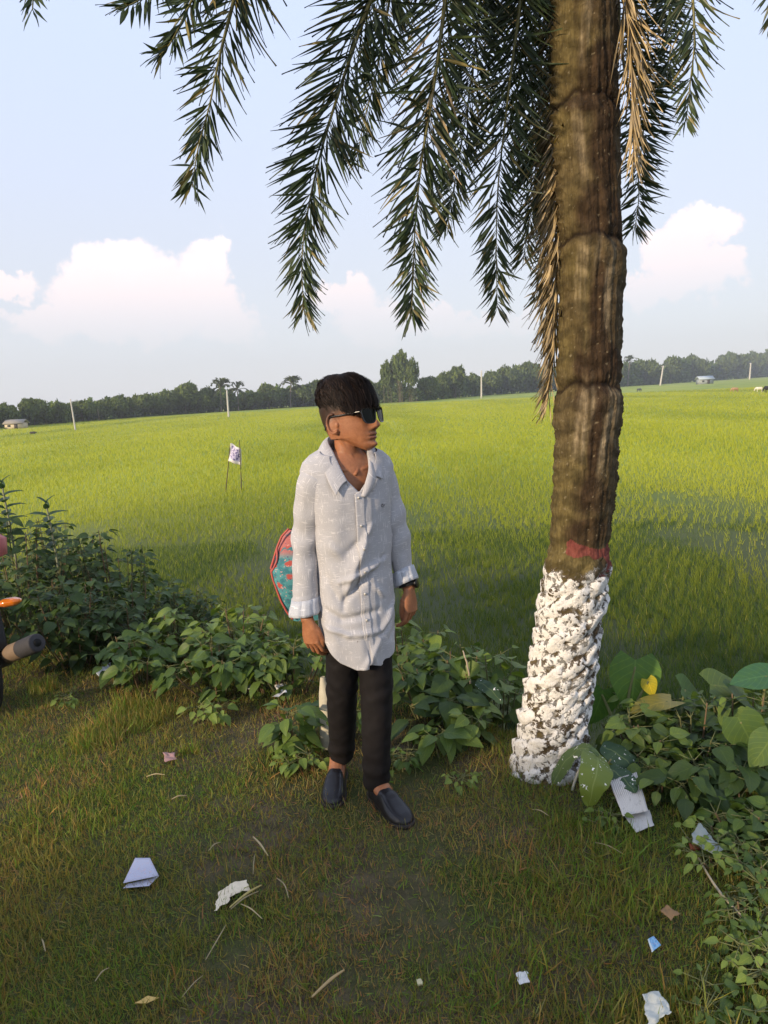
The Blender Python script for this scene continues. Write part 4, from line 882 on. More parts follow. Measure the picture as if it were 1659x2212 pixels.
# ------------------------------------------------------------------ the boy
def skin_fn(q):
    c = attr(q); n = q.noise(objc(q), 120, 4, .6); nl = q.noise(objc(q), 22, 3, .5); c = q.mix(q.ss(nl, .35, .7), q.mix(1, c, (.86, .80, .78), 'MULTIPLY'), q.mix(1, c, (1.08, 1.04, 1.0), 'MULTIPLY')); c = q.mix(q.ss(n, .3, .75), q.mix(1, c, (.84, .80, .78), 'MULTIPLY'), c)
    return princ(q, c, q.mix(n, (.42, .42, .42), (.60, .60, .60)), .35, n, .12, .0015, Subsurface_Weight=.12, Subsurface_Scale=.01)
M['skin'] = mat('skin', skin_fn)
def person():
    O = np.array([-.12, 2.72, 0.0]); z0 = float(gz(-.1, 2.7))
    O[2] = z0
    root = thing('person', 'teenage boy in grey patterned shirt, black trousers and dark sunglasses looking aside', 'person', O)
    W_ = lambda v: np.asarray(v, float)+O
    # ---------- head, in its own frame: a forward, b to his right, z up, origin between the ears
    HS = .965; HC = np.array([-.003, .035, 1.487]); YAW = R(59); UP = R(6)
    fw = np.array([math.sin(YAW), -math.cos(YAW), 0]); rt = np.array([-math.cos(YAW), -math.sin(YAW), 0]); upv = np.array([0, 0, 1.])
    f2 = fw*math.cos(UP)+upv*math.sin(UP); u2 = upv*math.cos(UP)-fw*math.sin(UP)
    def Hd(a, b_, z): return HC+HS*(np.asarray(a)[..., None]*f2+np.asarray(b_)[..., None]*rt+np.asarray(z)[..., None]*u2)
    def to_head(Pw): d = (Pw-HC)/HS; return d@f2, d@rt, d@u2
    zs = np.array([-.105, -.098, -.09, -.08, -.068, -.055, -.04, -.025, -.01, .01, .03, .05, .07, .09, .11, .13, .147, .158, .165, .168])
    Fr = np.array([.080, .101, .1135, .119, .114, .117, .119, .119, .119, .118, .114, .119, .121, .119, .112, .097, .073, .050, .025, .003])
    Bk = np.array([.02, .03, .035, .04, .05, .058, .066, .074, .082, .089, .095, .099, .101, .100, .095, .083, .065, .046, .025, .003])
    Wd = np.array([.022, .032, .0405, .048, .055, .0605, .0655, .069, .071, .073, .075, .077, .0785, .078, .074, .066, .053, .038, .020, .003])
    n = 150; zz = np.linspace(-.105, .168, n); Fz = np.interp(zz, zs, Fr); Bz = np.interp(zz, zs, Bk); Wz = np.interp(zz, zs, Wd)
    k = np.hanning(9); k /= k.sum(); sm = lambda x: np.convolve(np.pad(x, 4, 'edge'), k, 'valid'); Fz, Bz, Wz = sm(Fz), sm(Bz), sm(Wz)
    th = np.linspace(0, 2*np.pi, 160, endpoint=False); ct, st = np.cos(th), np.sin(th)
    A = np.where(ct[None] > 0, Fz[:, None]*np.sign(ct)*np.abs(ct)**.82, Bz[:, None]*np.sign(ct)*np.abs(ct)**1.0); Bb = Wz[:, None]*np.sign(st)*np.abs(st)**.92
    Z = np.repeat(zz[:, None], 160, 1)
    fr = np.clip(ct, 0, 1)[None]**.5*(ct > 0)[None]
    gz_ = lambda c, s: np.exp(-((zz-c)/s)**2)[:, None]; gb = lambda c, s: np.exp(-((np.abs(Bb)-c)/s)**2)
    nose = np.interp(zz, [-.037, -.030, -.024, -.016, -.009, 0, .012, .026, .04, .055], [0, .004, .018, .032, .034, .028, .019, .009, .004, 0])[:, None]
    nsig = np.interp(zz, [-.035, -.02, -.008, .01, .03, .05], [.020, .0175, .014, .010, .009, .014])[:, None]
    A = A+fr*nose*np.exp(-(Bb/nsig)**2)
    A = A+fr*(.007*gb(.0165, .006)*gz_(-.018, .008))                # wings of the nose
    A = A+fr*(.0105*gz_(-.0425, .0060)+.0095*gz_(-.0565, .0060)-.0055*gz_(-.0495, .0022))*np.exp(-(Bb/.023)**2)*1.0
    A = A-fr*(.004*gz_(-.067, .005)*np.exp(-(Bb/.02)**2)); A = A+fr*.009*gz_(-.083, .011)*np.exp(-(Bb/.018)**2)
    A = A-fr*.011*gz_(.028, .013)*gb(.032, .016)+fr*.005*gz_(.052, .008)*gb(.028, .02)
    A = A+fr*.003*gz_(-.004, .016)*gb(.048, .016)
    A = A-fr*.0022*gz_(-.034, .006)*np.exp(-(Bb/.0035)**2)
    lowt = np.clip((-.045-Z)/.05, 0, 1); Z = Z+lowt*np.clip(.085-A, 0, .2)*.55    # underside of the jaw climbs to the neck
    body = MB(); hv = Hd(A.ravel(), Bb.ravel(), Z.ravel()); nn = len(hv); j = np.arange(160); j2 = (j+1) % 160
    hv = np.vstack([hv, hv[:160].mean(0), hv[-160:].mean(0)])
    body.add(hv, [gridf(n, 160), np.stack([j2, j, np.full(160, nn)], 1), np.stack([(n-1)*160+j, (n-1)*160+j2, np.full(160, nn+1)], 1)])
    # ears
    for s in (-1, 1):
        E0 = Hd(-.004, s*.073, .012)
        Mx = np.stack([f2*.96-rt*s*.28, rt*s, u2], 1)
        body.add(*ellipsoid(E0+rt*s*.004, (.021, .006, .035), 18, 12, Mx))
        ph = np.linspace(-.9, 4.3, 22); rim = np.stack([.0155*np.sin(ph+1.6)*(1-.15*(np.cos(ph) < 0)), 0*ph+.0035+.004*np.sin(ph+1.6)*-1, .0285*np.cos(ph+1.9-1.57+.0)], 1)
        pe = np.linspace(-2.3, 1.9, 24); rim = np.stack([-.021*np.cos(pe)*1.0+.001, .012+0*pe, .034*np.sin(pe)*1.0+.002], 1)
        body.add(*tube(E0+rim@Mx.T, [.0040, .0048, .0050, .0048, .0045], 8, 30, up=rt))
        body.add(*ellipsoid(E0+np.array([.006, .007, -.031])@Mx.T, (.009, .006, .010), 12, 8, Mx))
        body.add(*ellipsoid(E0+np.array([.016, .006, -.004])@Mx.T, (.005, .007, .009), 12, 8, Mx))
    # neck and chest
    body.add(*tube([(.0, .035, 1.26), (-.004, .036, 1.36), (-.004, .036, 1.42), (-.004, .042, 1.51)], [.064, .048, .0465, .051], 28, 20, up=(0, 1, 0)))
    for s in (-1, 1): body.add(*tube([HC+rt*s*.06-f2*.02, (.006+.02*s, -.006, 1.35), (.010+.014*s, -.030, 1.312)], [.008, .007, .005], 10, 14))
    YB = R(21); RB = rotz(YB)
    def Bd(v): return np.asarray(v, float)@RB.T+np.array([-.005, .045, 0])
    zt = [.82, .90, 1.0, 1.1, 1.2, 1.28, 1.33, 1.36, 1.385, 1.40]; wt = [.11, .105, .105, .11, .125, .135, .125, .10, .07, .05]; dt = [.075, .07, .07, .075, .08, .08, .072, .065, .055, .05]
    P_ = np.array([(0, .0, z_) for z_ in np.linspace(.8, 1.40, 40)]); V, F = tube(P_, [1]*40, 40, up=(0, 1, 0)); 
    a = np.linspace(0, 2*np.pi, 40, endpoint=False); V = []
    for z_ in P_[:, 2]: V += [(np.interp(z_, zt, wt)*math.cos(q), np.interp(z_, zt, dt)*math.sin(q), z_) for q in a]
    V = np.array(V+[(0, 0, .8), (0, 0, 1.40)]); body.add(Bd(V), F)
    for s in (-1, 1): body.add(*tube(Bd([(.010*s, -.061, 1.320), (.05*s, -.062, 1.333), (.11*s, -.02, 1.330)]), [.008, .008, .009], 8, 12))
    # legs under the cloth down to the feet
    legs = [([(-.070, .05, .86), (-.085, .10, .50), (-.110, .215, .105)], (-.055, .232, .05), (-.078, .0, 0)), ([(.055, .03, .86), (.050, .01, .47), (.032, .045, .105)], (.075, .065, .05), None)]
    for pts, ank, _ in legs: body.add(*tube(pts, [.055, .05, .046, .040, .033], 16, 24, up=(0, 1, 0)))
    body.add(*ellipsoid((-.005, .050, .83), (.10, .055, .1)))
    feet = [((-.125, .245), (-.142, .000)), ((.018, .055), (.160, -.208))]   # heel to toe on the ground
    for (hx_, hy_), (tx, ty) in feet:
        d = unit(np.array([tx-hx_, ty-hy_, 0])); h = np.array([hx_, hy_, 0]); L = math.hypot(tx-hx_, ty-hy_)
        body.add(*tube([h+d*.02+[0, 0, .13], h+d*.035+[0, 0, .085], h+d*.09+[0, 0, .062], h+d*.19+[0, 0, .032], h+d*.225+[0, 0, .03]], [.033, .036, .036, .034, .02], 14, 18, up=(0, 0, 1), rad2=[.033, .036, .028, .018, .012]))
    # arms
    armR = [Bd((-.120, .0, 1.27)), np.array([-.182, .03, 1.07]), np.array([-.197, .0, .86]), np.array([-.190, -.02, .765])]
    armL = [Bd((.118, .0, 1.27)), np.array([.162, .11, 1.09]), np.array([.190, .100, .90]), np.array([.203, .080, .838])]
    for A_ in (armR, armL): body.add(*tube(A_, [.036, .036, .034, .027, .024], 16, 26, up=(0, 1, 0), rad2=[.036, .036, .034, .024, .020]))
    def hand(wr, dn, lat, curl, thumb, sc=1.0, spread=.06):
        """wr wrist, dn finger direction, lat towards the thumb; palm faces n = curl side"""
        dn = unit(dn); lat = unit(lat-np.dot(lat, dn)*np.array(dn)); nm = curl[0]*np.cross(dn, lat)
        def L_(a_, b_, c_): return wr+sc*(a_*dn+b_*lat+c_*nm)
        body.add(*tube([L_(-.012, 0, 0), L_(.02, .002, 0), L_(.055, .0, .001), L_(.088, -.001, .002)], [.024, .033, .040, .038], 16, 14, up=nm, rad2=[.019, .0165, .0145, .012]))
        body.add(*ellipsoid(L_(.038, .022, .010), (.020, .020, .015)))
        Ls = [(.040, .024, .020), (.045, .028, .021), (.041, .026, .020), (.032, .020, .018)]; nails = []
        for i_, (l1, l2, l3) in enumerate(Ls):
            b0 = .029-.0195*i_; k0 = np.array([.086-.004*abs(i_-1.2), b0, .001]); ang = curl[1][i_]; sp = (1.4-i_)*spread; p_ = k0; acc = 0; ra = .0088 if i_ < 3 else .0076
            for ln, bn, r0, r1 in ((l1, ang[0], ra, ra*.93), (l2, ang[1], ra*.93, ra*.86), (l3, ang[2], ra*.86, ra*.72)):
                acc += bn; q_ = p_+ln*np.array([math.cos(acc)*math.cos(sp), math.sin(sp), math.sin(acc)]); body.add(*capsule(L_(*p_), L_(*q_), r0*sc, r1*sc, 12)); pp = p_; p_ = q_
            nails.append((L_(*(p_*.75+pp*.25)), ra))
        t0 = np.array([.022, .022, .006]); t1 = t0+np.array(thumb[0]); t2 = t1+np.array(thumb[1]); t3 = t2+np.array(thumb[2])
        for p1, p2, r0, r1 in ((t0, t1, .014, .0115), (t1, t2, .0112, .0100), (t2, t3, .0100, .0078)): body.add(*capsule(L_(*p1), L_(*p2), r0*sc, r1*sc, 12))
        return nails+[(L_(*(t3*.8+t2*.2)), .010)]
    nails = hand(armR[-1]+np.array([.002, -.002, .0]), np.array([.10, -.05, -1.0]), np.array([.80, -.55, 0]), (-1, [(.45, .6, .4), (.40, .6, .4), (.42, .6, .4), (.5, .6, .4)]), ([.026, .014, .004], [.030, .004, .006], [.024, -.004, .006]), 1.0)
    nails += hand(armL[-1]+np.array([.0, -.002, .0]), np.array([.05, -.10, -1.0]), np.array([-.62, -.75, 0]), (1, [(.35, .55, .35), (.45, .6, .4), (.55, .65, .4), (.6, .7, .4)]), ([.030, .012, .010], [.032, -.002, .010], [.024, -.006, .005]), .97)
    tmp = body.build('body', M['skin'], None)
    md = tmp.modifiers.new('r', 'REMESH'); md.mode = 'VOXEL'; md.voxel_size = .0026; md.use_smooth_shade = True
    ms = tmp.modifiers.new('s', 'SMOOTH'); ms.factor = .5; ms.iterations = 2
    dg = bpy.context.evaluated_depsgraph_get(); me = bpy.data.meshes.new_from_object(tmp.evaluated_get(dg)); bpy.data.objects.remove(tmp)
    me.name = 'body'; nv = len(me.vertices); co = np.zeros(nv*3, np.float32); me.vertices.foreach_get('co', co); co = co.reshape(-1, 3).astype(float)
    ha, hb, hz_ = to_head(co); base = np.tile(np.array([.37, .165, .080]), (nv, 1))
    def blend(m_, c, s=1.0):
        nonlocal base
        m_ = np.clip(m_*s, 0, 1)[:, None]; base = base*(1-m_)+m_*np.array(c)
    G_ = lambda x, c, s: np.exp(-((x-c)/s)**2)
    head = (hz_ > -.12)
    blend(head*(ha > .09)*G_(hz_, -.0425, .0055)*(np.abs(hb) < .024), (.17, .070, .052), .8); blend(head*(ha > .09)*G_(hz_, -.0570, .0060)*(np.abs(hb) < .022), (.21, .085, .065), .8)
    blend(head*(ha > .09)*G_(hz_, -.0495, .0018)*(np.abs(hb) < .025), (.05, .02, .015), .8)
    blend(head*(ha > .09)*G_(hz_, -.034, .005)*(np.abs(hb) < .026), (.13, .07, .045), .55)        # first moustache
    blend(head*(ha > .1)*G_(hz_, -.0265, .003)*G_(np.abs(hb), .008, .004), (.04, .02, .015), .9)
    # brows and cropped hair at sides and nape
    blend(head*(ha > .08)*G_(hz_, .056, .005)*G_(np.abs(hb), .030, .016), (.02, .012, .010), .9)
    hl = np.interp(ha, [-.11, -.06, -.035, .0, .02, .045, .07, .12], [-.060, -.04, .005, .026, .024, .042, .062, .080]); fade = np.clip((hz_-hl)/.042, 0, 1)**.6*head*(np.sqrt(ha**2+hb**2) < .2)
    blend(fade*((np.abs(hb) > .045) | (ha < .03)), (.022, .014, .011), .95)
    for q_, r_n in nails: pass
    a_ = me.color_attributes.new('Col', 'FLOAT_COLOR', 'POINT'); a_.data.foreach_set('color', np.column_stack([base, np.ones(nv)]).astype(np.float32).ravel())
    bo = bpy.data.objects.new('body', me); col.objects.link(bo); bo.parent = root
    me.materials.clear(); me.materials.append(M['skin'])
    def part(mb, name, m_, parent=root, solid=0, smooth=True):
        me_ = mb.mesh(name, smooth)
        for x_ in (m_ if isinstance(m_, (list, tuple)) else [m_]): me_.materials.append(x_)
        o = bpy.data.objects.new(name, me_); col.objects.link(o); o.parent = parent
        if solid: s_ = o.modifiers.new('t', 'SOLIDIFY'); s_.thickness = solid; s_.offset = 1
        return o
    # ---------- nails
    # ---------- hair
    r = np.random.default_rng(12); hm = MB()
    # under-cap: closes the hair so no scalp shows through
    def cap(u, v, g=0.0):      # u angle round (0 = front), v 0 bottom .. 1 crown
        cu, su = np.cos(u), np.sin(u)
        rim = np.interp(((u+np.pi) % (2*np.pi))-np.pi, [-3.15, -2.4, -1.9, -1.5, -1.1, -.8, 0, .8, 1.1, 1.5, 1.9, 2.4, 3.15], [.060, .074, .088, .092, .084, .064, .050, .054, .064, .084, .088, .074, .060])
        e = rim+(.196-rim)*np.sin(v*np.pi/2)**1.0
        prof = np.cos(v*np.pi/2)**.60*(1-(.13*np.clip(.35-cu, 0, 1)+.02)*np.clip(1-v*3.0, 0, 1))
        a_f = .136+.004*np.sin(3*u); a_b = .108; bw = .089
        return Hd(.0+np.where(cu > 0, a_f, a_b)*np.sign(cu)*np.abs(cu)**.88*prof*(1+g), bw*np.sign(su)*np.abs(su)**.9*prof*(1+g), e+g*.03+.006*np.sin(5*u)*prof)
    U_, V_ = np.meshgrid(np.linspace(0, 2*np.pi, 72, endpoint=False), np.linspace(0, .985, 26)); cv = cap(U_, V_, -.045)
    hm.add(cv.reshape(-1, 3), gridf(26, 72), (.012, .008, .007))
    ins = Hd(np.zeros(72), np.zeros(72), np.full(72, .09)); low = cv[0]*.8+ins*.2; hm.add(np.vstack([cv[0], low]), gridf(2, 72), (.012, .008, .007))
    N = 13000; NC = 520; kc = r.integers(0, NC, N); cu_ = r.uniform(0, 2*np.pi, NC)[kc]; cv_ = (r.uniform(0.02, 1, NC)**.75)[kc]; du0 = r.normal(0, .13, N); dv0 = r.normal(0, .045, N); u0 = cu_+du0; v0 = np.clip(cv_+dv0, .01, 1)
    st = 7; Vs = np.zeros((N, st, 3)); ln = r.uniform(.30, .62, NC)[kc]*r.uniform(.8, 1.1, N)
    rag = r.random(N)**2; lift = (.02+.10*r.random(NC)*r.random(NC))[kc]*r.uniform(.6, 1, N); flick = .22*((r.random(NC) < .16)*r.random(NC))[kc]*(.4+.6*(v0 > .35)); u0 = u0+.0
    # hair flows from the crown, forward and down over the forehead towards his left
    crown_u = np.pi*.85
    for k_ in range(st):
        t_ = k_/(st-1); vv = v0-ln*t_*1.15*np.clip(.55+.5*np.cos(u0), .12, 1)*1.15; du = -.55*t_*np.sin(u0)*ln*1.4+.42*t_*ln-.75*t_*du0; vv = vv-.6*t_*dv0
        vc = np.clip(vv, -.0, 1); p = cap(u0+du, vc, .004+lift*np.sin(np.pi*min(t_+.15, 1))+flick*t_**2)
        over = np.clip(-vv, 0, .16)[:, None]; front = np.clip(np.cos(u0+du), 0, 1)[:, None]
        p = p-u2*over*(.24*rag[:, None]*(1-front)+.07*front)+.0006*r.normal(size=(N, 3)); Vs[:, k_] = p
    wd = np.array([.9, 1, 1, .9, .7, .45, .05])*.0011
    T_ = unit(Vs[:, 1:]-Vs[:, :-1]); T_ = np.concatenate([T_, T_[:, -1:]], 1); outw = unit(Vs-HC-u2*.06); S_ = unit(np.cross(T_, outw)+.25*r.normal(size=(N, 1, 3)))
    q = np.stack([Vs-S_*wd[None, :, None], Vs+S_*wd[None, :, None]], 2).reshape(-1, 3)
    b_ = (np.arange(N)*st*2)[:, None, None]; i_ = np.arange(st-1)[None, :, None]*2; F = (b_+i_+np.array([0, 1, 3, 2])[None, None]).reshape(-1, 4)
    hc = np.repeat(np.array([.013, .008, .006])*(.5+2.6*r.random((N, 1))**4), st*2, 0); hm.add(q, F, hc)
    # short cropped hairs of the fade
    def hair_fn(q_):
        c = attr(q_); n_ = q_.noise(objc(q_), 240, 3); return princ(q_, q_.mix(n_, q_.mix(1, c, (.6, .6, .6), 'MULTIPLY'), q_.mix(1, c, (1.5, 1.4, 1.3), 'MULTIPLY')), .62, .16)
    part(hm, 'hair', mat('hair', hair_fn))
    # ---------- sunglasses
    gl = bpy.data.objects.new('sunglasses', None); col.objects.link(gl); gl.parent = root; bpy.data.objects.remove(gl)
    fm = MB(); lm = MB()
    ZG = .024
    def lens_out(s, g=0.0, n_=40):       # outline in b, z
        a_ = np.linspace(0, 2*np.pi, n_, endpoint=False); cx_, cz_ = .041*s, ZG
        x_ = np.sign(np.cos(a_))*np.abs(np.cos(a_))**.62*(.0305+g); z_ = np.sign(np.sin(a_))*np.abs(np.sin(a_))**.62*(.0265+g)
        x_ = x_*(1+.12*z_/.026); return cx_+x_, cz_+z_+.0015*np.abs(x_)/.03
    def fa(b_, z_): return .141-.10*(np.abs(b_)/.07)**2*.17+.02*(z_-ZG)*-1
    for s in (-1, 1):
        bo_, zo = lens_out(s, .003); bi, zi = lens_out(s, -.0008)
        rings = [(bo_, zo, .0032), (bo_, zo, -.0012), (bi, zi, -.0008), (bi, zi, .0030)]
        V = np.concatenate([Hd(fa(b1, z1)+o_, b1, z1) for b1, z1, o_ in rings]); V = V.reshape(4, 40, 3); V = np.concatenate([V, V[:1]]).reshape(-1, 3); fm.add(V, gridf(5, 40), (.012, .012, .013))
        c_b, c_z = .041*s, ZG; rr = [1, .66, .33]; L = []
        for k_ in rr: L.append(Hd(fa(c_b+(bi-c_b)*k_, c_z+(zi-c_z)*k_)+.0008, c_b+(bi-c_b)*k_, c_z+(zi-c_z)*k_))
        L = np.concatenate(L); L = np.vstack([L, Hd(np.array(fa(c_b, c_z)+.0008), np.array(c_b), np.array(c_z))]); jj = np.arange(40); lm.add(L, [gridf(3, 40), np.stack([80+jj, 80+(jj+1) % 40, np.full(40, 120)], 1)], (.012, .016, .013))
    fm.add(*tube([Hd(fa(.008, .04)+.001, -.009, .040), Hd(.1365, 0, .042), Hd(fa(.008, .04)+.001, .009, .040)], [.0028, .0028], 8, 8), (.012, .012, .013))
    fo = part(fm, 'sunglasses', mat('glasses_plastic', lambda q_: princ(q_, attr(q_), .22, .5)))
    part(lm, 'lens', mat('dark_lens', lambda q_: princ(q_, (.004, .006, .004), .16, .12)), fo)
    for s in (-1, 1):
        tm = MB(); tm.add(*tube([Hd(.117, .071*s, .043), Hd(.085, .076*s, .043), Hd(.04, .0805*s, .041), Hd(-.004, .084*s, .040), Hd(-.026, .083*s, .026), Hd(-.046, .078*s, -.006)], [.0022, .0017, .0017, .002], 8, 30, up=u2, rad2=[.0042, .0030, .0030, .0036]), (.012, .012, .013))
        part(tm, 'temple', fo.data.materials[0], fo)
    # ---------- shirt
    def shirt_fn(q_):
        s = q_.n('ShaderNodeSeparateXYZ'); q_.l(uvc(q_), s.inputs[0]); u, v = s.outputs[0], s.outputs[1]
        def strokes(along_u, sc, seed):
            mp = q_.n('ShaderNodeMapping'); q_.l(uvc(q_), mp.inputs[0]); mp.inputs['Scale'].default_value = (21*sc, 240*sc, 1) if along_u else (240*sc, 21*sc, 1); mp.inputs['Location'].default_value = (seed, seed*2, 0)
            n_ = q_.noise(mp.outputs[0], 1.0, 1, .3)
            mp2 = q_.n('ShaderNodeMapping'); q_.l(uvc(q_), mp2.inputs[0]); mp2.inputs['Scale'].default_value = (22, 24, 1); mp2.inputs['Location'].default_value = (seed*3, seed, 0)
            p_ = q_.noise(mp2.outputs[0], 1.0, 2, .5)
            return q_.m('MULTIPLY', q_.ss(n_, .63, .70), q_.ss(p_, .47, .57))
        k_ = q_.m('MAXIMUM', q_.m('MAXIMUM', strokes(True, 1, 1.3), strokes(False, 1, 5.1)), q_.m('MAXIMUM', strokes(True, 1.2, 9.7), strokes(False, 1.15, 13.3)))
        mp = q_.n('ShaderNodeMapping'); q_.l(uvc(q_), mp.inputs[0]); mp.inputs['Scale'].default_value = (250, 900, 1); w1 = q_.noise(mp.outputs[0], 1, 3)
        mp = q_.n('ShaderNodeMapping'); q_.l(uvc(q_), mp.inputs[0]); mp.inputs['Scale'].default_value = (900, 250, 1); w2 = q_.noise(mp.outputs[0], 1, 3)
        wv = q_.m('ADD', q_.m('MULTIPLY', w1, .5), q_.m('MULTIPLY', w2, .5))
        c = q_.mix(q_.ss(wv, .38, .62), (.36, .355, .37), (.46, .45, .46)); c = q_.mix(q_.m('MULTIPLY', k_, .55), c, (.74, .71, .70)); c = q_.mix(1, c, attr(q_), 'MULTIPLY')
        return princ(q_, c, .85, .15, q_.m('ADD', wv, q_.m('MULTIPLY', k_, .3)), .25, .001, Sheen_Weight=.15)
    SH = mat('shirt_cloth', shirt_fn)
    nu, nv_ = 190, 240
    zk = [.55, .62, .70, .85, 1.00, 1.12, 1.22, 1.29, 1.33, 1.36, 1.385, 1.405, 1.42]
    wk = [.145, .146, .144, .142, .143, .150, .162, .175, .177, .166, .140, .098, .070]
    dk = [.118, .118, .116, .110, .108, .110, .110, .102, .092, .082, .074, .068, .062]
    Wf = lambda z_: np.interp(z_, zk, wk); Df = lambda z_: np.interp(z_, zk, dk)
    zV, zS = 1.250, .695
    cols = np.linspace(0, 1, nu)
    def creases(x, z_, side):            # front drag folds; x, z in the shirt's own frame
        d_ = np.zeros_like(x)
        segs = [((940,230),(680,860),.012,.0085),((905,330),(700,640),.018,.006),((1110,520),(655,690),.011,.009),((960,620),(680,870),.011,-.012),((690,800),(670,960),.010,-.008),((475,160),(440,330),.012,-.012),((440,330),(540,640),.014,-.010),((540,640),(640,900),.012,-.006),
                ((470,930),(640,1060),.013,-.008),((640,1060),(1000,1010),.014,-.007),((520,1130),(700,1215),.010,.008),((700,1215),(1040,1210),.012,.006),((1045,1200),(1250,930),.012,.008),((1040,1240),(1180,1140),.010,-.005),((1010,1300),(830,1560),.012,.007),((940,230),(985,150),.008,.006),
                ((1060,560),(1110,480),.009,-.006),((990,760),(1080,870),.010,.005),((600,1290),(540,1100),.012,.005),((1200,700),(1290,1000),.014,.004),((1120,1330),(1240,1210),.012,-.005),((580,300),(660,430),.016,.005),((1200,200),(1280,480),.013,.004),((720,420),(860,300),.014,-.004)]
        for (a1, a2), (b1, b2), wdt, am in segs:
            q1 = np.array([(576+a1*.2247-775)*.00172, .583+(1438-(1084+a2*.2247))*.0017]); q2 = np.array([(576+b1*.2247-775)*.00172, .583+(1438-(1084+b2*.2247))*.0017])
            e_ = q2-q1; L2 = e_@e_; t_ = np.clip(((x-q1[0])*e_[0]+(z_-q1[1])*e_[1])/L2, 0, 1); dd = np.hypot(x-q1[0]-t_*e_[0], z_-q1[1]-t_*e_[1])
            d_ += am*np.exp(-(dd/wdt)**2)*(.35+.65*np.sin(np.pi*np.clip(t_*.86+.07, 0, 1)))
        return d_*side*1.9
    V = np.zeros((nv_, nu, 3)); UV = np.zeros((nv_, nu, 2))
    for i in range(nv_):
        s_ = i/(nv_-1)
        # column angle: 0 at front centre, growing through his left side (+x) round the back
        t_ = cols
        zhem = np.interp(t_, [0, .04, .12, .20, .28, .38, .5, .62, .72, .80, .88, .955, 1], [.598, .583, .615, .675, .715, .66, .62, .66, .715, .675, .612, .583, .583])
        ztop = np.interp(t_, [0, .08, .25, .5, .75, .92, 1], [1.385, 1.392, 1.412, 1.425, 1.412, 1.392, 1.385])
        z_ = zhem+(ztop-zhem)*s_
        gap = np.clip((zS-z_)/.12, 0, 1)*.035+np.clip((z_-zV)/.13, 0, 1)**1.1*.60*1.0
        th_ = gap+.02*(1-0)+t_*(2*np.pi-2*gap-.02) if True else 0
        th_ = gap+t_*(2*np.pi-2*gap)+np.where(t_ > .5, .045, -.045)*(1-np.clip(np.abs(t_-.5)*2, 0, 1))*0+np.where((z_ < zV) & (z_ > zS), np.where(t_ < .5, -.06*(1-t_*2), .06*(t_*2-1)), 0)
        W1, D1 = Wf(z_), Df(z_); x = W1*np.sign(np.sin(th_))*np.abs(np.sin(th_))**.90; y = -D1*np.sign(np.cos(th_))*np.abs(np.cos(th_))**.80
        y = y+.012*np.clip((z_-1.2)/.2, 0, 1)+np.where(np.cos(th_) < 0, .01, 0)
        fr_ = np.clip(np.cos(th_), 0, 1)**.4*(np.cos(th_) > 0); pos = np.stack([x, y, z_], -1)
        disp = creases(x, z_, fr_)+.0038*nz3(np.stack([x*1.2, y, z_*.55], -1), 13, 1)*np.clip((1.36-z_)/.1, .2, 1)+.0022*nz3(np.stack([x+z_*.8, y, z_*.6-x], -1), 30, 1)
        disp += .006*np.sin(th_*7+z_*4)*np.clip((.85-z_)/.25, 0, 1)
        nr_ = np.stack([np.sin(th_)/1.3, -np.cos(th_), 0*th_], -1); pos = pos+nr_*disp[:, None]
        pl = (t_ > .5) & (np.cos(th_) > .9); pos[:, 1] -= np.where(t_ < .05, .0035, 0)     # upper flap of the placket
        V[i] = pos; UV[i] = np.stack([th_/(2*np.pi)*.95+.1, z_], -1)
    tv = Bd(V.reshape(-1, 3)); sh = MB(); sh.add(tv, gridf(nv_, nu, False), (1, 1, 1), UV.reshape(-1, 2))
    # placket strip on the upper flap
    zz = np.linspace(.60, zV-.004, 90); xp = np.linspace(-.020, .016, 8); Pp = []; Pu = []
    for z_ in zz:
        for k_, x_ in enumerate(xp):
            y_ = -Df(z_)*(1-(abs(x_)/Wf(z_))**2)**.5-creases(np.array([x_]), np.array([z_]), 1)[0]-.0062-.0006*(k_ in (1, 6)); 
            xx = x_+(.0 if z_ > zS else (zS-z_)*.06+.004); Pp.append((xx, y_, z_)); Pu.append((x_+.6, z_))
    zz2 = np.linspace(0, 1, 90)
    shirt = None
    # sleeves
    def sleeve(pts, rads, rads2, seed, zoff):
        P_ = cat_rom(pts, 110); T, S, U = frames(P_, (0, 1, 0)); a_ = np.linspace(0, 2*np.pi, 60, endpoint=False); tt = np.linspace(0, 1, 110)
        ra = np.interp(tt, np.linspace(0, 1, len(rads)), rads); rb = np.interp(tt, np.linspace(0, 1, len(rads2)), rads2)
        ca, sa = np.cos(a_), np.sin(a_); q3 = np.stack([np.repeat(ca[None], 110, 0), np.repeat(sa[None], 110, 0), np.repeat(tt[:, None]*4, 60, 1)], -1)
        d_ = .0040*nz3(q3+seed, 1.5, 1)+.0040*np.sin(tt*46+3*ca[None].T*1.0).T*np.exp(-((tt-.52)/.16)**2)*(sa*.5+.5)[:, None] if False else .0045*nz3(q3+seed, 1.5, 2)
        d_ = d_+(.0045*np.exp(-((tt[:, None]-.50)/.17)**2)*np.sin(tt[:, None]*42+2.2*np.sin(a_+seed)[None]))+(.004*np.exp(-((tt[:, None]-.95)/.10)**2)*np.sin(tt[:, None]*60+2*np.cos(a_)[None]))
        Vv = P_[:, None]+S[:, None]*((ra[:, None]+d_)*ca)[..., None]+U[:, None]*((rb[:, None]+d_)*sa)[..., None]
        uv = np.stack([np.repeat((a_/(2*np.pi)*.32)[None], 110, 0)+seed, np.repeat((tt*.55)[:, None], 60, 1)], -1); sh.add(Vv.reshape(-1, 3), gridf(110, 60), (1, 1, 1), uv.reshape(-1, 2)); return P_, T, S, U, ra, rb
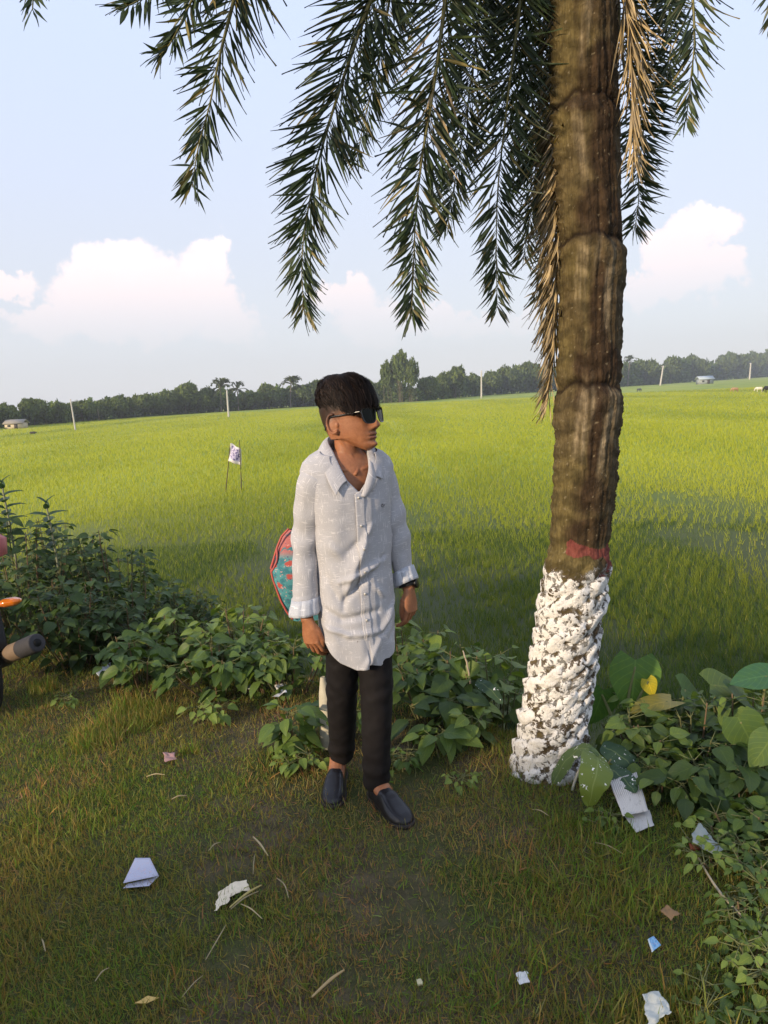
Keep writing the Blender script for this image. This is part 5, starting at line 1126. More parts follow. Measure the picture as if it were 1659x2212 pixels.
    def cuff(P_, T, S, U, ra, rb, L, flare, seed, parent):
        a_ = np.linspace(0, 2*np.pi, 60, endpoint=False); m = MB(); rows = []; e = P_[-1]; t_ = T[-1]
        for off, gr in ((L*.02, .001), (L*.0, .0065), (L*.35, .0085), (L*.8, .009+flare), (L*1.0, .0085+flare), (L*1.02, .004), (L*.6, .001)):
            rr_ = .0016*np.sin(a_*9+seed)+.0012*np.sin(a_*17+seed*2); rows.append(e+t_*(off-L*.6)+S[-1]*((ra[-1]+gr+rr_)*np.cos(a_))[:, None]+U[-1]*((rb[-1]+gr+rr_)*np.sin(a_))[:, None]-t_*(.012*np.sin(a_+seed))[:, None]*1.0)
        m.add(np.concatenate(rows), gridf(7, 60), (1.10, 1.16, 1.22), np.stack([np.tile(a_/(2*np.pi)*.3, 7)+seed, np.repeat(np.linspace(0, .05, 7), 60)], -1)); return m
    sR = sleeve([Bd((-.105, .005, 1.310)), Bd((-.145, .004, 1.262)), (-.176, .025, 1.08), (-.190, .010, .90), (-.198, .0, .815)], [.050, .064, .059, .053, .049, .047, .046], [.040, .066, .060, .054, .050, .047, .046], .37, 0)
    sL = sleeve([Bd((.100, .005, 1.310)), Bd((.136, .008, 1.265)), (.156, .10, 1.10), (.176, .102, .95), (.189, .094, .885)], [.050, .060, .056, .048, .044, .040, .038], [.040, .066, .060, .052, .046, .042, .040], 1.9, 0)
    shirt = part(sh, 'shirt', SH, root, .0012)
    pm = MB().add(Bd(np.array(Pp)), gridf(90, 8, False), (1.04, 1.04, 1.04), np.array(Pu)); part(pm, 'placket', SH, shirt, .001)
    part(cuff(*sR, .062, .006, 1.0, shirt), 'cuff', SH, shirt, .001); part(cuff(*sL, .056, .003, 2.4, shirt), 'cuff', SH, shirt, .001)
    # collar
    def flap(cr, ou, sgn):
        n1, n2 = 40, 14; c_ = cat_rom(cr, n1); o_ = cat_rom(ou, n1); Vv = []; uv = []
        for i in range(n1):
            for k_ in range(n2):
                s_ = k_/(n2-1); p = c_[i]*(1-s_)+o_[i]*s_; p = p+np.array([0, 0, .010*math.sin(math.pi*s_)]); Vv.append(p); uv.append((i*.006+3, s_*.05))
        Vv = np.array(Vv)*np.array([sgn, 1, 1]); m = MB(); m.add(Bd(Vv), gridf(n1, n2, False), (1.06, 1.06, 1.06), uv)
        st_ = np.vstack([c_[None], (c_*np.array([.93, .93, 1])-np.array([0, 0, .030]))[None]]).reshape(-1, 3)*np.array([sgn, 1, 1]); m.add(Bd(st_), gridf(2, n1, False), (1, 1, 1), np.tile(np.stack([np.arange(n1)*.006, 0*np.arange(n1)], -1), (2, 1))+2.0); return m
    crs = [(0, .082, 1.452), (-.045, .062, 1.448), (-.068, .015, 1.432), (-.066, -.035, 1.395), (-.056, -.078, 1.340), (-.042, -.104, 1.295)]
    ous = [(0, .104, 1.418), (-.068, .086, 1.412), (-.112, .012, 1.394), (-.116, -.050, 1.352), (-.108, -.094, 1.292), (-.092, -.116, 1.246)]
    part(flap(crs, ous, 1), 'collar', SH, shirt, .0014)
    ous2 = [(0, .104, 1.418), (-.068, .086, 1.412), (-.110, .012, 1.400), (-.108, -.045, 1.362), (-.104, -.080, 1.325), (-.100, -.098, 1.288)]
    part(flap(crs, ous2, -1), 'collar', SH, shirt, .0014)
    # open front edge of the neckline facing (lies back on his left)
    fc = [(.004, -.116, zV-.012), (.022, -.116, 1.285), (.040, -.106, 1.325), (.050, -.088, 1.362)]; fo_ = [(.020, -.119, zV-.02), (.052, -.117, 1.262), (.068, -.108, 1.300), (.066, -.088, 1.350)]
    c_, o_ = cat_rom(fc, 24), cat_rom(fo_, 24); pv = np.concatenate([c_[:, None], (c_+o_)[:, None]/2+np.array([0, -.001, 0]), o_[:, None]], 1).reshape(-1, 3); fm2 = MB().add(Bd(pv), gridf(24, 3, False), (1.12, 1.10, 1.08), np.tile(np.array([[0, 0], [0, .02], [0, .04]]), (24, 1))+np.repeat(np.arange(24)[:, None]*.005, 3, 0)+5)
    part(fm2, 'facing', SH, shirt, .0012)
    # buttons
    BM = mat('button', lambda q_: princ(q_, (.55, .52, .47), .25, .6, Metallic=.3))
    for z_, dx in ((1.232, -.004), (1.128, 0), (1.045, 0), (.958, 0), (.872, 0), (.772, 0)):
        y_ = -Df(z_)-creases(np.array([0.]), np.array([z_]), 1)[0]-.009; Mx = RB@np.array([[1, 0, 0], [0, 0, 1], [0, -1, 0.]]); m = MB()
        c0 = Bd(np.array([dx-.002, y_, z_])); V1, F1 = tube([c0-RB@np.array([0, .002, 0])*-1, c0-RB@np.array([0, .0025, 0])], [.0055, .0048], 14, 3); m.add(V1, F1, (1, 1, 1)); part(m, 'button', BM, shirt)
    m = MB()                                                        # small stitched emblem on the chest
    for s1, s2 in (((0, 0), (.004, .008)), ((.004, .008), (.009, .006)), ((.009, .006), (.005, .002)), ((.006, .004), (.012, -.001)), ((0, 0), (-.004, .006)), ((.012, -.001), (.014, .006)), ((-.003, -.002), (.010, -.004))):
        q1, q2 = [np.array([.086+a1, -Df(1.19)*(1-((.09)/Wf(1.19))**2)**.5-.0085, 1.190+b1]) for a1, b1 in (s1, s2)]; m.add(*tube([Bd(q1), Bd(q2)], [.0011, .0011], 5, 3), (.06, .07, .10))
    part(m, 'emblem', M['generic'], shirt)
    # ---------- trousers
    tm = MB()
    TL = [[(-.068, .050, .86), (-.073, .055, .66), (-.080, .075, .48), (-.096, .150, .27), (-.112, .215, .100)], [(.056, .045, .86), (.060, .036, .66), (.055, .016, .47), (.044, .012, .27), (.034, .028, .062)]]
    for pts in TL: tm.add(*tube(pts, [.066, .071, .069, .065, .060, .055, .050], 26, 60, up=(0, 1, 0), rad2=[.050, .070, .076, .072, .066, .060, .056]))
    tm.add(*ellipsoid((-.004, .052, .78), (.122, .070, .13), 30, 20))
    tmp = tm.build('tmp', M['skin'], None); md = tmp.modifiers.new('r', 'REMESH'); md.mode = 'VOXEL'; md.voxel_size = .005; ms = tmp.modifiers.new('s', 'SMOOTH'); ms.factor = .5; ms.iterations = 6
    dg = bpy.context.evaluated_depsgraph_get(); me = bpy.data.meshes.new_from_object(tmp.evaluated_get(dg)); bpy.data.objects.remove(tmp); me.name = 'trousers'
    nv2 = len(me.vertices); co = np.zeros(nv2*3, np.float32); me.vertices.foreach_get('co', co); co = co.reshape(-1, 3).astype(float); no = np.zeros(nv2*3, np.float32); me.vertices.foreach_get('normal', no); no = no.reshape(-1, 3)
    leg = np.where(co[:, 0] < -.012, 1., -1.); ph_ = nz3(co*np.array([1, 1, .6]), 9, 1); w_ = (.0028*np.exp(-((co[:, 2]-.46)/.07)**2)+.0035*np.exp(-((co[:, 2]-.15)/.06)**2)+.002*np.exp(-((co[:, 2]-.62)/.05)**2))*np.sin(co[:, 2]*85+co[:, 0]*55*leg+5*ph_)+.0035*nz3(co*np.array([1, 1, .35]), 18, 2)+.0015*nz3(co, 60, 1)
    co = co+no*w_[:, None]; me.vertices.foreach_set('co', co.astype(np.float32).ravel()); me.polygons.foreach_set('use_smooth', np.ones(len(me.polygons), bool)); me.update()
    def tr_fn(q_):
        n_ = q_.noise(objc(q_), 25, 4); mp = q_.n('ShaderNodeMapping'); q_.l(objc(q_), mp.inputs[0]); mp.inputs['Scale'].default_value = (1, 1, .5); f_ = q_.noise(mp.outputs[0], 700, 2)
        return princ(q_, q_.mix(n_, (.006, .005, .005), (.012, .0095, .0095)), .8, .2, f_, .2, .001)
    me.materials.clear(); me.materials.append(mat('trouser_cloth', tr_fn)); o = bpy.data.objects.new('trousers', me); col.objects.link(o); o.parent = root
    # ---------- loafers
    def shoe(h, t, seed):
        h = np.array([*h, 0.]); t = np.array([*t, 0.]); d = unit(t-h); L = .300; s_ = np.cross(d, (0, 0, 1.)); h = h-d*.016
        n1, n2 = 46, 36; up_ = MB(); tt = np.linspace(0, 1, n1)
        hw = np.interp(tt, [0, .04, .15, .32, .5, .68, .82, .92, .975, 1], [.006, .022, .033, .034, .038, .046, .046, .037, .021, .003])
        ht = np.interp(tt, [0, .04, .12, .3, .42, .5, .6, .75, .88, .96, 1], [.050, .068, .072, .064, .082, .080, .070, .055, .046, .036, .024])
        V = []
        a_ = np.linspace(0, np.pi, n2)
        for i in range(n1):
            c0 = h+d*L*tt[i]; cen = .010*math.sin(math.pi*tt[i]); top = ht[i]
            for q_ in a_:
                x_ = math.cos(q_); z_ = math.sin(q_)
                xx = np.sign(x_)*abs(x_)**.55*hw[i]*(1+.06*(1-z_)); zq = .016+(top-.016)*z_**.75
                if .05 < tt[i] < .37 and abs(x_) < .72: zq = min(zq, .030)         # foot opening
                rid = .0028*math.exp(-((abs(x_)-.62)/.05)**2)*(tt[i] > .46)-.0018*math.exp(-((abs(x_)-.52)/.04)**2)*(tt[i] > .46)
                bandv = .003*(.50 < tt[i] < .60)*(abs(x_) < .9)
                V.append(c0+s_*(xx+cen*.3)+np.array([0, 0, zq+rid+bandv]))
        up_.add(V, gridf(n1, n2, False), (.012, .011, .013))
        sl_ = MB(); rr = []
        for zq, g in ((0.0, -.002), (.0, .003), (.009, .0045), (.017, .004), (.020, -.002)):
            left = [h+d*(L*tt[i]*1.0+ (tt[i]-.5)*g*2)+s_*(hw[i]+g)+np.array([0, 0, zq]) for i in range(n1)]; right = [h+d*(L*tt[i]+(tt[i]-.5)*g*2)-s_*(hw[i]+g)+np.array([0, 0, zq]) for i in range(n1)][::-1]; rr.append(left+right)
        sl_.add(np.array(rr).reshape(-1, 3), gridf(5, 2*n1), (.035, .028, .026))
        o = part(up_, 'shoe', mat('loafer_leather', lambda q_: princ(q_, attr(q_), .38, .45, q_.noise(objc(q_), 160, 4), .15, .002)), root, .002); part(sl_, 'sole', M['rubber'], o)
    shoe(feet[0][0], feet[0][1], 1); shoe(feet[1][0], feet[1][1], 2)
    # ---------- watch on his left wrist
    wp = (armL[-1]*.62+armL[-2]*.38); wd_ = unit(armL[-1]-armL[-2]); m = MB(); P_ = [wp-wd_*.011, wp+wd_*.011]; S_ = unit(np.cross(wd_, (0, 1, 0))); U_ = np.cross(S_, wd_); a_ = np.linspace(0, 2*np.pi, 40, endpoint=False); rows = []
    for off, g in ((-.010, 0), (-.010, .003), (.010, .003), (.010, 0), (-.010, 0)): rows.append(wp+wd_*off+S_*((.0335+g)*np.cos(a_))[:, None]+U_*((.0295+g)*np.sin(a_))[:, None])
    m.add(np.concatenate(rows), gridf(5, 40), (.016, .016, .017)); wo_ = part(m, 'watch', M['rubber']); m = MB(); fd = unit(S_*.95-U_*.15*0+np.array([.3, -.45, 0])); c0 = wp+fd*.033
    V1, F1 = tube([c0-fd*.002, c0+fd*.006, c0+fd*.008], [.0195, .0195, .017], 20, 6); m.add(V1, F1, (.03, .03, .032)); part(m, 'watch_case', M['metal'], wo_)
    for o in root.children: pass
    return root
person()

# ------------------------------------------------------------------ bag hanging behind the boy
def bag():
    c0 = D(612, 1262, 2.93); root = thing('bag', 'colourful red and turquoise flowered cloth bag with piping behind the boy', 'bag', c0)
    n1, n2 = 60, 60; V = []; UV = []
    ys = np.linspace(0, 1, n1)
    for i, t in enumerate(ys):
        Yp = 1142+t*196; L_ = np.interp(t, [0, .08, .2, .44, .55, .8, .93, 1], [625, 610, 600, 586, 590, 608, 622, 634]); Rr = 700
        pl = D(L_, Yp, 2.93); pr_ = D(Rr, Yp, 2.93); cx_ = (pl+pr_)/2; hw = (pr_[0]-pl[0])/2
        for k in range(n2):
            a = 2*math.pi*k/n2; x = math.cos(a); y = math.sin(a); V.append(cx_+np.array([np.sign(x)*abs(x)**.8*hw*(1+.02*math.sin(9*t+3*a)), np.sign(y)*abs(y)**.7*.055*math.sin(math.pi*min(max(t, .06), .94))**.6, 0])); UV.append((k/n2*2, t*1.6))
    def fn(q):
        v = q.n('ShaderNodeTexVoronoi'); q.l(uvc(q), v.inputs['Vector']); v.inputs['Scale'].default_value = 5.5; n =  q.noise(uvc(q), 8, 3); n2_ = q.noise(uvc(q), 19, 3, .6)
        c = q.mix(q.ss(n, .42, .55), (.035, .17, .20), (.075, .26, .28)); c = q.mix(q.ss(q.m('ADD', v.outputs['Distance'], q.m('MULTIPLY', n2_, .5)), .62, .54), c, (.42, .075, .06)); s_ = q.n('ShaderNodeSeparateXYZ'); q.l(uvc(q), s_.inputs[0]); c = q.mix(q.m('MULTIPLY', q.ss(s_.outputs[1], .50, .32), q.ss(n, .38, .46)), c, (.42, .13, .12)); c = q.mix(q.ss(n2_, .60, .66), c, (.60, .30, .27)); c = q.mix(q.ss(n2_, .37, .33), c, (.08, .06, .16))
        return princ(q, c, .7, .3, n2_, .3, .004)
    MB().add(V, gridf(n1, n2), (1, 1, 1), np.array(UV)+1e-4).build('pouch', mat('flowered_cloth', fn), root)
    P_ = [D(np.interp(t, [0, .08, .2, .44, .55, .8, .93, 1], [625, 610, 600, 586, 590, 608, 622, 634])-1, 1142+t*196, 2.90) for t in np.linspace(0, 1, 24)]
    V, F = tube(P_, [.0042, .0042], 8, 60); MB().add(V, F, (.50, .10, .08)).build('piping', M['generic'], root)
    V, F = tube([P_[5], (P_[5]+P_[11])/2+np.array([.012, -.01, 0]), P_[11]], [.004, .004], 8, 20); MB().add(V, F, (.45, .10, .09)).build('piping', M['generic'], root)
bag()
def stake():
    p = G(703, 1620, 0); z0 = float(gz(p[0], p[1])); root = thing('stake', 'pale broken wooden board standing behind the boy\'s right leg', 'board', (p[0], p[1], z0)); y = p[1]
    L_ = [(692, 1625), (691, 1560), (689, 1500), (692, 1462)]; R_ = [(722, 1625), (722, 1560), (716, 1500), (700, 1462)]; V = []
    for i in range(20):
        t = i/19*3; k = min(int(t), 2); u = t-k; l = D(L_[k][0]*(1-u)+L_[k+1][0]*u, L_[k][1]*(1-u)+L_[k+1][1]*u, y); r_ = D(R_[k][0]*(1-u)+R_[k+1][0]*u+.7*math.sin(i*1.1), R_[k][1]*(1-u)+R_[k+1][1]*u, y); V += [l+[0, -.008, 0], r_+[0, -.008, 0], r_+[0, .008, 0], l+[0, .008, 0]]
    MB().add(V, gridf(20, 4), (.50, .46, .35)).build('board', M['generic'], root, True)
stake()
# ------------------------------------------------------------------ litter
def sheet(outline, z, name, label, catn, colr, crumple=.0, n=14, m_='paper', grp=None, lift=.0, th=.0008, seed=0, fn=None, tilt=(0, 0)):
    """a scrap lying on the ground: quad outline in photo pixels projected to the bank"""
    P4 = [G(X, Y, z+float(gz(*G(X, Y, 0)[:2]))) for X, Y in outline]; P4 = np.array(P4); n_ = n; V = []; UV = []; r = np.random.default_rng(seed+9)
    for j in range(n_+1):
        for i in range(n_+1):
            u, v = i/n_, j/n_; p = (P4[0]*(1-u)+P4[1]*u)*(1-v)+(P4[3]*(1-u)+P4[2]*u)*v; V.append(p); UV.append((u, v))
    V = np.array(V); s_ = np.linalg.norm(P4[0]-P4[2]); q = V/s_
    rid = np.abs(nz3(q+seed, 3.2, 1))+.5*np.abs(nz3(q+seed*2, 7, 1)); V[:, 2] += crumple*s_*rid+lift*(np.array(UV)[:, 1]-.5); V[:, :2] += crumple*s_*.9*np.stack([nz3(q+5+seed, 4, 2), nz3(q+9+seed, 4, 2)], -1)
    V[:, 2] += tilt[0]*(np.array(UV)[:, 0])+tilt[1]*(1-np.array(UV)[:, 1]); c = P4.mean(0)
    o = MB().add(V, gridf(n_+1, n_+1, False), colr, np.array(UV)+1e-4).build(name, m_ if not isinstance(m_, str) else M[m_], smooth=crumple < .01, loc=c); s1 = o.modifiers.new('t', 'SOLIDIFY'); s1.thickness = th
    return tag(o, label, catn, grp)
def ruled(q):
    s = q.n('ShaderNodeSeparateXYZ'); q.l(uvc(q), s.inputs[0]); w_ = q.m('SINE', q.m('MULTIPLY', s.outputs[1], 60)); n = q.noise(uvc(q), 9, 4)
    n3 = q.noise(uvc(q), 40, 2); c = q.mix(q.m('MULTIPLY', q.ss(n3, .52, .6), q.ss(s.outputs[1], .35, .55)), (.50, .50, .60), (.40, .40, .52)); c = q.mix(q.ss(n, .56, .66), c, (.55, .45, .50))
    return princ(q, c, .8, .2)
# white sheet folded like a boat hull: two leaves
sheet([(293, 1862), (325, 1862), (343, 1892), (266, 1908)], .030, 'folded_paper', 'clean white sheet with faint writing folded over, lying in the grass', 'paper', (1, 1, 1), .0, 8, mat('written_paper', ruled), tilt=(.0, .015), seed=1)
o_ = sheet([(275, 1910), (343, 1893), (322, 1914), (266, 1919)], .016, 'folded_paper', 'turned under flap', 'paper', (.50, .50, .60), .0, 6, 'paper', seed=2)
pp = [o for o in bpy.data.objects if o.name.startswith('folded_paper')]; a_, b_ = pp[0], pp[1]
b_.location = b_.location-a_.location; b_.parent = a_; b_.name = 'flap'
for k_ in ('category', 'label'): del b_[k_]
sheet([(498, 1912), (532, 1906), (541, 1925), (492, 1938)], .02, 'tissue', 'crumpled cream tissue beside the straw', 'tissue', (.80, .68, .50), .10, 20, seed=3, lift=-.01)
t2 = sheet([(474, 1925), (512, 1908), (492, 1950), (463, 1968)], .018, 'tissue', 'x', 'tissue', (.80, .68, .50), .09, 20, seed=4)
tt = [o for o in bpy.data.objects if o.name.startswith('tissue')]; t2.location = t2.location-tt[0].location; t2.parent = tt[0]; t2.name = 'torn_half'
for k_ in ('category', 'label'): del t2[k_]
def corrugated(q):
    s = q.n('ShaderNodeSeparateXYZ'); q.l(uvc(q), s.inputs[0]); w_ = q.m('SINE', q.m('MULTIPLY', s.outputs[0], 95)); n = q.noise(uvc(q), 7, 4)
    k = q.m('MULTIPLY', q.ss(w_, .3, .9), q.ss(s.outputs[1], .62, .42)); c = q.mix(k, (.56, .53, .49), (.30, .28, .26)); c = q.mix(q.ss(n, .6, .7), c, (.36, .34, .30))
    return princ(q, c, .85, .15, w_, .3, .003)
sheet([(1316, 1716), (1374, 1694), (1400, 1752), (1345, 1764)], .05, 'corrugated_paper', 'grey white corrugated paper tapering down in the weeds', 'cardboard', (1, 1, 1), .012, 14, mat('corrugated', corrugated), seed=5, tilt=(.0, .05))
c2_ = sheet([(1345, 1760), (1402, 1750), (1412, 1784), (1376, 1800)], .03, 'corrugated_paper', 'x', 'cardboard', (.50, .48, .45), .03, 12, seed=6)
cc = [o for o in bpy.data.objects if o.name.startswith('corrugated_paper')]; c2_.location = c2_.location-cc[0].location; c2_.parent = cc[0]; c2_.name = 'torn_end'
for k_ in ('category', 'label'): del c2_[k_]
def wrapper(q):
    s = q.n('ShaderNodeSeparateXYZ'); q.l(uvc(q), s.inputs[0]); n = q.noise(uvc(q), 5, 3); n2_ = q.noise(uvc(q), 9, 2)
    c = q.mix(q.ss(n, .45, .52), (.10, .28, .52), (.20, .42, .62)); c = q.mix(q.ss(s.outputs[0], .25, .15), c, (.55, .62, .62)); c = q.mix(q.ss(n2_, .62, .68), c, (.6, .22, .18)); return princ(q, c, .35, .5)
sheet([(1399, 2030), (1412, 2022), (1428, 2042), (1408, 2058)], .045, 'wrapper', 'small blue and white wrapper caught in the grass', 'wrapper', (1, 1, 1), .02, 10, mat('wrapper', wrapper), seed=7)
sheet([(1382, 2150), (1420, 2140), (1452, 2190), (1395, 2215)], .06, 'plastic_bag', 'crumpled whitish plastic bag at the bottom right edge', 'plastic bag', (.52, .53, .48), .13, 24, seed=8)
sheet([(1492, 1822), (1512, 1778), (1562, 1838), (1545, 1850)], .06, 'plastic_scrap', 'dull clear plastic scrap among small leaves on the right', 'plastic scrap', (.30, .33, .30), .07, 18, seed=9)
sheet([(1488, 1824), (1510, 1820), (1516, 1836), (1492, 1840)], .03, 'brick_chip', 'reddish chip lying beside the plastic scrap', 'chip', (.32, .10, .05), .03, 6, seed=10, th=.008)
sheet([(1113, 2104), (1135, 2098), (1140, 2124), (1120, 2127)], .03, 'paper_scrap', 'tiny crumpled white paper scrap in the lower grass', 'paper', (.66, .65, .62), .13, 12, seed=11)
sheet([(592, 1492), (620, 1486), (624, 1512), (596, 1518)], .05, 'paper_ball', 'crumpled white paper ball beside the boy at knee height on the slope', 'paper', (.62, .62, .63), .18, 18, seed=12)
sheet([(205, 1452), (238, 1432), (240, 1450), (214, 1462)], .05, 'plastic_strip', 'pale grey plastic strip under the left weeds', 'plastic scrap', (.42, .46, .47), .06, 10, seed=13)
sheet([(505, 1470), (545, 1478), (540, 1492), (515, 1486)], .04, 'plastic_strip', 'greyish plastic strip under the weeds left of the paper ball', 'plastic scrap', (.38, .40, .38), .07, 10, seed=14)
sheet([(352, 1628), (376, 1626), (380, 1640), (358, 1646)], .025, 'torn_wrapper', 'faded pink torn wrapper in the shaded grass', 'wrapper', (.38, .22, .20), .08, 10, seed=15)
sheet([(290, 2168), (320, 2152), (345, 2155), (318, 2168)], .02, 'fallen_leaf', 'yellow fallen leaf near the bottom left', 'leaf', (.62, .42, .14), .02, 8, seed=16)
sheet([(1425, 1968), (1440, 1958), (1466, 1976), (1448, 1990)], .035, 'fallen_leaf', 'curled brown dead leaf in the right grass', 'leaf', (.26, .16, .08), .10, 10, seed=17)
sheet([(900, 2122), (910, 2120), (914, 2130), (904, 2132)], .02, 'pebble', 'small pale yellow pebble in the lower middle grass', 'pebble', (.55, .50, .30), .1, 6, seed=18, th=.006)
def straw(a, b2, wpx, c, label, bend=.0, grp='loose straws on the grass'):
    p, q = G(*a, 0), G(*b2, 0); p[2] = gz(p[0], p[1])+.022; q[2] = gz(q[0], q[1])+.024; md = (p+q)/2+np.array([bend, bend*.5, .008]); rad = .72*wpx/2*np.linalg.norm(p-CAMP)/1598
    V, F = tube([p, md, q], [rad*.6, rad, rad*.5], 6, 14); tag(MB().add(V, F, c).build('straw', M['stem'], loc=p), label, 'straw', grp)
ST = (.48, .37, .20); ST2 = (.34, .27, .15)
straw((548, 1822), (580, 1864), 6, ST, 'thick pale straw upper right of the tissue')
straw((452, 1855), (478, 1836), 4, ST2, 'short straw above the tissue')
straw((498, 1980), (566, 1930), 7, (.45, .36, .13), 'yellowish straw just below the tissue', .004)
straw((500, 1984), (560, 1944), 4, ST2, 'thin straw lying along the yellowish one')
straw((522, 1972), (568, 2006), 4, ST, 'straw crossing down right below the tissue')
straw((446, 2094), (490, 2020), 4, ST2, 'long thin dull straw below the tissue', .006)
straw((548, 1905), (552, 1862), 3, ST2, 'thin straw between tissue and thick pale straw')
straw((600, 1915), (625, 1960), 4, ST2, 'thin straw right of the tissue', .006)
straw((318, 1688), (358, 1686), 3, ST, 'short horizontal straw in the left grass')
straw((372, 1740), (405, 1732), 4, ST2, 'brown straw left of the middle of the lawn')
straw((92, 2040), (100, 2070), 4, ST2, 'dull straw at the lower left edge')
straw((208, 2140), (238, 2112), 4, ST2, 'grey straw near the lower left')
straw((395, 2178), (440, 2130), 3, ST2, 'thin grey straw right of the yellow leaf', .004)
straw((675, 2180), (745, 2120), 9, (.46, .32, .15), 'broad tan straw at the bottom middle', .006)
straw((1500, 1850), (1659, 2046), 7, (.44, .36, .24), 'long bent pale stalk running to the right edge', -.03, None)
straw((1285, 1835), (1345, 1862), 3, ST2, 'thin straw below the corrugated paper')
straw((1150, 1760), (1185, 1775), 3, ST, 'short straw below the palm foot')
# ------------------------------------------------------------------ motorcycle at the left edge
def motorcycle():
    g0 = G(-40, 1560, 0); hd = unit(np.array([-.62, .78, 0])); s = np.array([hd[1], -hd[0], 0]); wr = .30
    rw = np.array([g0[0]-.06, g0[1]+.18, 0]); rw[2] = float(gz(rw[0], rw[1])); root = thing('motorcycle', 'parked motorcycle cut by the left edge with orange indicator and black tipped exhaust', 'motorcycle', rw)
    L_ = lambda f, r_, z: rw+hd*f+s*r_+np.array([0, 0, z]); up = np.array([0, 0, 1.])
    def ring(c, R_, hw, hr, name, colr, m_, parent, knob=0):
        a = np.linspace(0, 2*np.pi, 72, endpoint=False); bb = np.linspace(0, 2*np.pi, 14, endpoint=False); V = []
        for i, q in enumerate(a):
            for w_ in bb: rr = R_+hr*math.cos(w_)*(1+knob*(i % 2)*(math.cos(w_) > .5)); V.append(c+hd*rr*math.cos(q)+up*rr*math.sin(q)+s*hw*math.sin(w_))
        F = gridf(72, 14); F = np.vstack([F, np.stack([71*14+np.arange(14), 71*14+(np.arange(14)+1) % 14, (np.arange(14)+1) % 14, np.arange(14)], 1)]); o = MB().add(V, F, colr).build(name, m_, parent); return o
    for f, nm in ((0, 'rear'), (1.27, 'front')):
        c = L_(f, 0, wr); wh = ring(c, .225, .012, .012, 'wheel', (.30, .30, .31), M['metal'], root); ring(c, wr-.045, .050 if f == 0 else .042, .045, 'tyre', (.018, .017, .018), M['rubber'], wh, .12)
        sp = MB()
        for k in range(6): a = k*math.pi/3; sp.add(*tube([c, c+hd*.22*math.cos(a)+up*.22*math.sin(a)], [.016, .012], 6, 4), (.25, .25, .26))
        sp.add(*tube([c-s*.06, c+s*.06], [.04, .04], 12, 4), (.2, .2, .2)); sp.build('spokes', M['metal'], wh)
    def T(name, pts, rad, colr, m_='generic', rad2=None, seg=12, n=20, u=None, parent=root):
        V, F = tube([L_(*p) for p in pts], rad, seg, n, up=u if u is not None else (0, 0, 1), rad2=rad2); return MB().add(V, F, colr).build(name, M[m_], parent)
    T('swingarm', [(0, .09, wr), (.45, .09, .36)], [.02, .024], (.05, .05, .05)); T('swingarm', [(0, -.09, wr), (.45, -.09, .36)], [.02, .024], (.05, .05, .05))
    T('shock_absorber', [(.03, .11, .34), (.12, .12, .66)], [.026, .022], (.03, .03, .03)); T('shock_absorber', [(.03, -.11, .34), (.12, -.12, .66)], [.026, .022], (.03, .03, .03))
    T('engine', [(.40, 0, .36), (.58, 0, .38), (.78, 0, .42)], [.11, .14, .10], (.12, .12, .125), 'metal', rad2=[.12, .15, .12])
    T('fuel_tank', [(.48, 0, .74), (.62, 0, .82), (.80, 0, .86), (.95, 0, .82)], [.08, .13, .14, .07], (.30, .02, .02), rad2=[.05, .09, .11, .06])
    T('seat', [(-.22, 0, .80), (0, 0, .775), (.25, 0, .745), (.50, 0, .77)], [.08, .115, .125, .09], (.02, .02, .022), 'rubber', rad2=[.035, .045, .05, .035])
    T('tail_cowl', [(-.34, 0, .76), (-.18, 0, .72), (.1, 0, .68), (.4, 0, .64)], [.05, .09, .10, .09], (.05, .02, .02), rad2=[.03, .05, .06, .06])
    T('mudguard', [(-.36, 0, .34), (-.34, 0, .50), (-.22, 0, .63), (0, 0, .68), (.25, 0, .6)], [.07, .075, .075, .07], (.02, .02, .02), 'rubber', rad2=[.006, .006, .006, .006])
    T('grab_rail', [(.2, .12, .78), (-.15, .12, .83), (-.30, .06, .85), (-.30, -.06, .85), (-.15, -.12, .83), (.2, -.12, .78)], [.011, .011], (.45, .45, .46), 'metal', n=40)
    T('tail_light', [(-.36, -.06, .735), (-.37, 0, .74), (-.36, .06, .735)], [.022, .028, .022], (.45, .02, .02))
    T('fork', [(1.27, .07, wr), (1.05, .07, .92)], [.02, .018], (.4, .4, .4), 'metal'); T('fork', [(1.27, -.07, wr), (1.05, -.07, .92)], [.02, .018], (.4, .4, .4), 'metal')
    T('handlebar', [(.90, .30, .95), (1.0, .2, .97), (1.05, 0, .95), (1.0, -.2, .97), (.90, -.36, .95)], [.012, .012], (.05, .05, .05), n=40); T('headlight', [(1.08, 0, .86), (1.18, 0, .86), (1.22, 0, .86)], [.07, .09, .085], (.3, .3, .32), 'metal')
    T('front_mudguard', [(1.0, 0, .50), (1.12, 0, .62), (1.30, 0, .65), (1.45, 0, .58)], [.055, .06, .055], (.30, .02, .02), rad2=[.006, .006])
    # indicator at the photo's place
    y = rw[1]-.12; q0, q1, q2 = D(-40, 1312, y), D(2, 1304, y), D(46, 1296, y); V, F = tube([q0, q1], [.010, .010], 8, 4); MB().add(V, F, (.03, .03, .03)).build('indicator_stalk', M['rubber'], root)
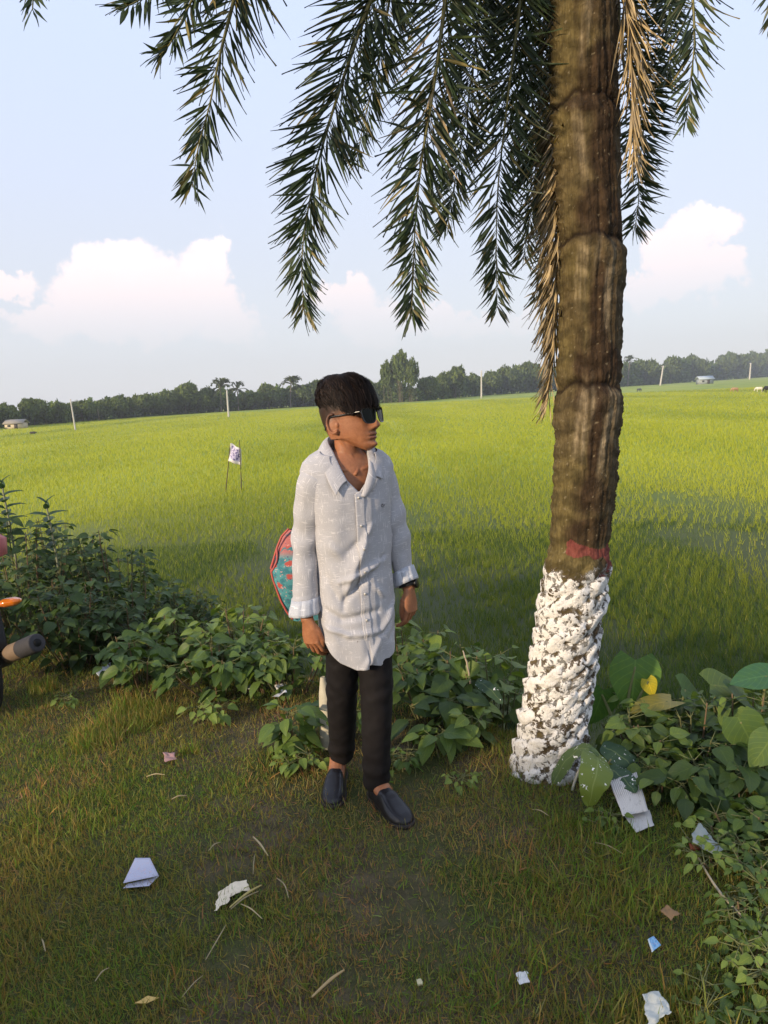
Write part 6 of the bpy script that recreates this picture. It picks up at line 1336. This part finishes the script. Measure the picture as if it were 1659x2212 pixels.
    V, F = tube([q1, q1*.75+q2*.25, q1*.3+q2*.7, q2], [.022, .030, .029, .008], 16, 16, rad2=[.017, .024, .023, .007]); amb = mat('amber_lens', lambda q: princ(q, (.75, .20, .015), .15, .6, Transmission_Weight=.25)); MB().add(V, F, (1, 1, 1)).build('indicator', amb, root)
    # muffler
    y2 = y-.10; a0, a1, a2, a3 = D(-140, 1450, y2+.45), D(-5, 1428, y2+.08), D(22, 1412, y2), D(76, 1390, y2-.12)
    V, F = tube([a0, a1, a2], [.030, .040, .042], 20, 16); mf = MB().add(V, F, (.10, .10, .105)).build('muffler', M['metal'], root)
    ax_ = unit(a3-a2); V, F = tube([a2-ax_*.004, a3], [.046, .045], 24, 8); MB().add(V, F, (.20, .14, .09)).build('heat_shield', M['generic'], mf)
    V, F = tube([a2*.5+a3*.5, a3, a3+ax_*.02], [.0475, .048, .040], 24, 10); MB().add(V, F, (.045, .043, .046)).build('end_cap', M['rubber'], mf); V, F = tube([a3+ax_*.0205, a3+ax_*.024], [.020, .020], 16, 3); MB().add(V, F, (.004, .004, .004)).build('outlet', M['rubber'], mf)
    # red and white panel at the top edge of the tail
    q = [D(-25, 1150, y), D(4, 1165, y), D(6, 1200, y), D(-25, 1215, y)]; V = np.array(q+[p+np.array([0, .05, 0]) for p in q]); MB().add(V, np.array([[0, 1, 2, 3], [7, 6, 5, 4], [0, 4, 5, 1], [1, 5, 6, 2], [2, 6, 7, 3], [3, 7, 4, 0]]), (.50, .16, .15)).build('carrier_box', M['generic'], root, False)
motorcycle()

# ------------------------------------------------------------------ the evening air
V, F = box((0, 250, 14.0), (1200, 700, 40.0)); V[:, 2] = np.where(V[:, 2] < 10, FZ-1.5, 34)
def build_haze():
    m_ = bpy.data.materials.new('air'); m_.use_nodes = True; t = m_.node_tree; t.nodes.clear(); q = NB(t); o = q.n('ShaderNodeOutputMaterial')
    p = q.n('ShaderNodeVolumePrincipled'); p.inputs['Color'].default_value = (.86, .89, .95, 1); p.inputs['Density'].default_value = .0007; p.inputs['Anisotropy'].default_value = .2
    q.l(p.outputs[0], o.inputs['Volume']); h = MB().add(V, F).build('haze', m_, smooth=False); h['kind'] = 'stuff'; h['label'] = 'thin evening haze over the field'
build_haze()
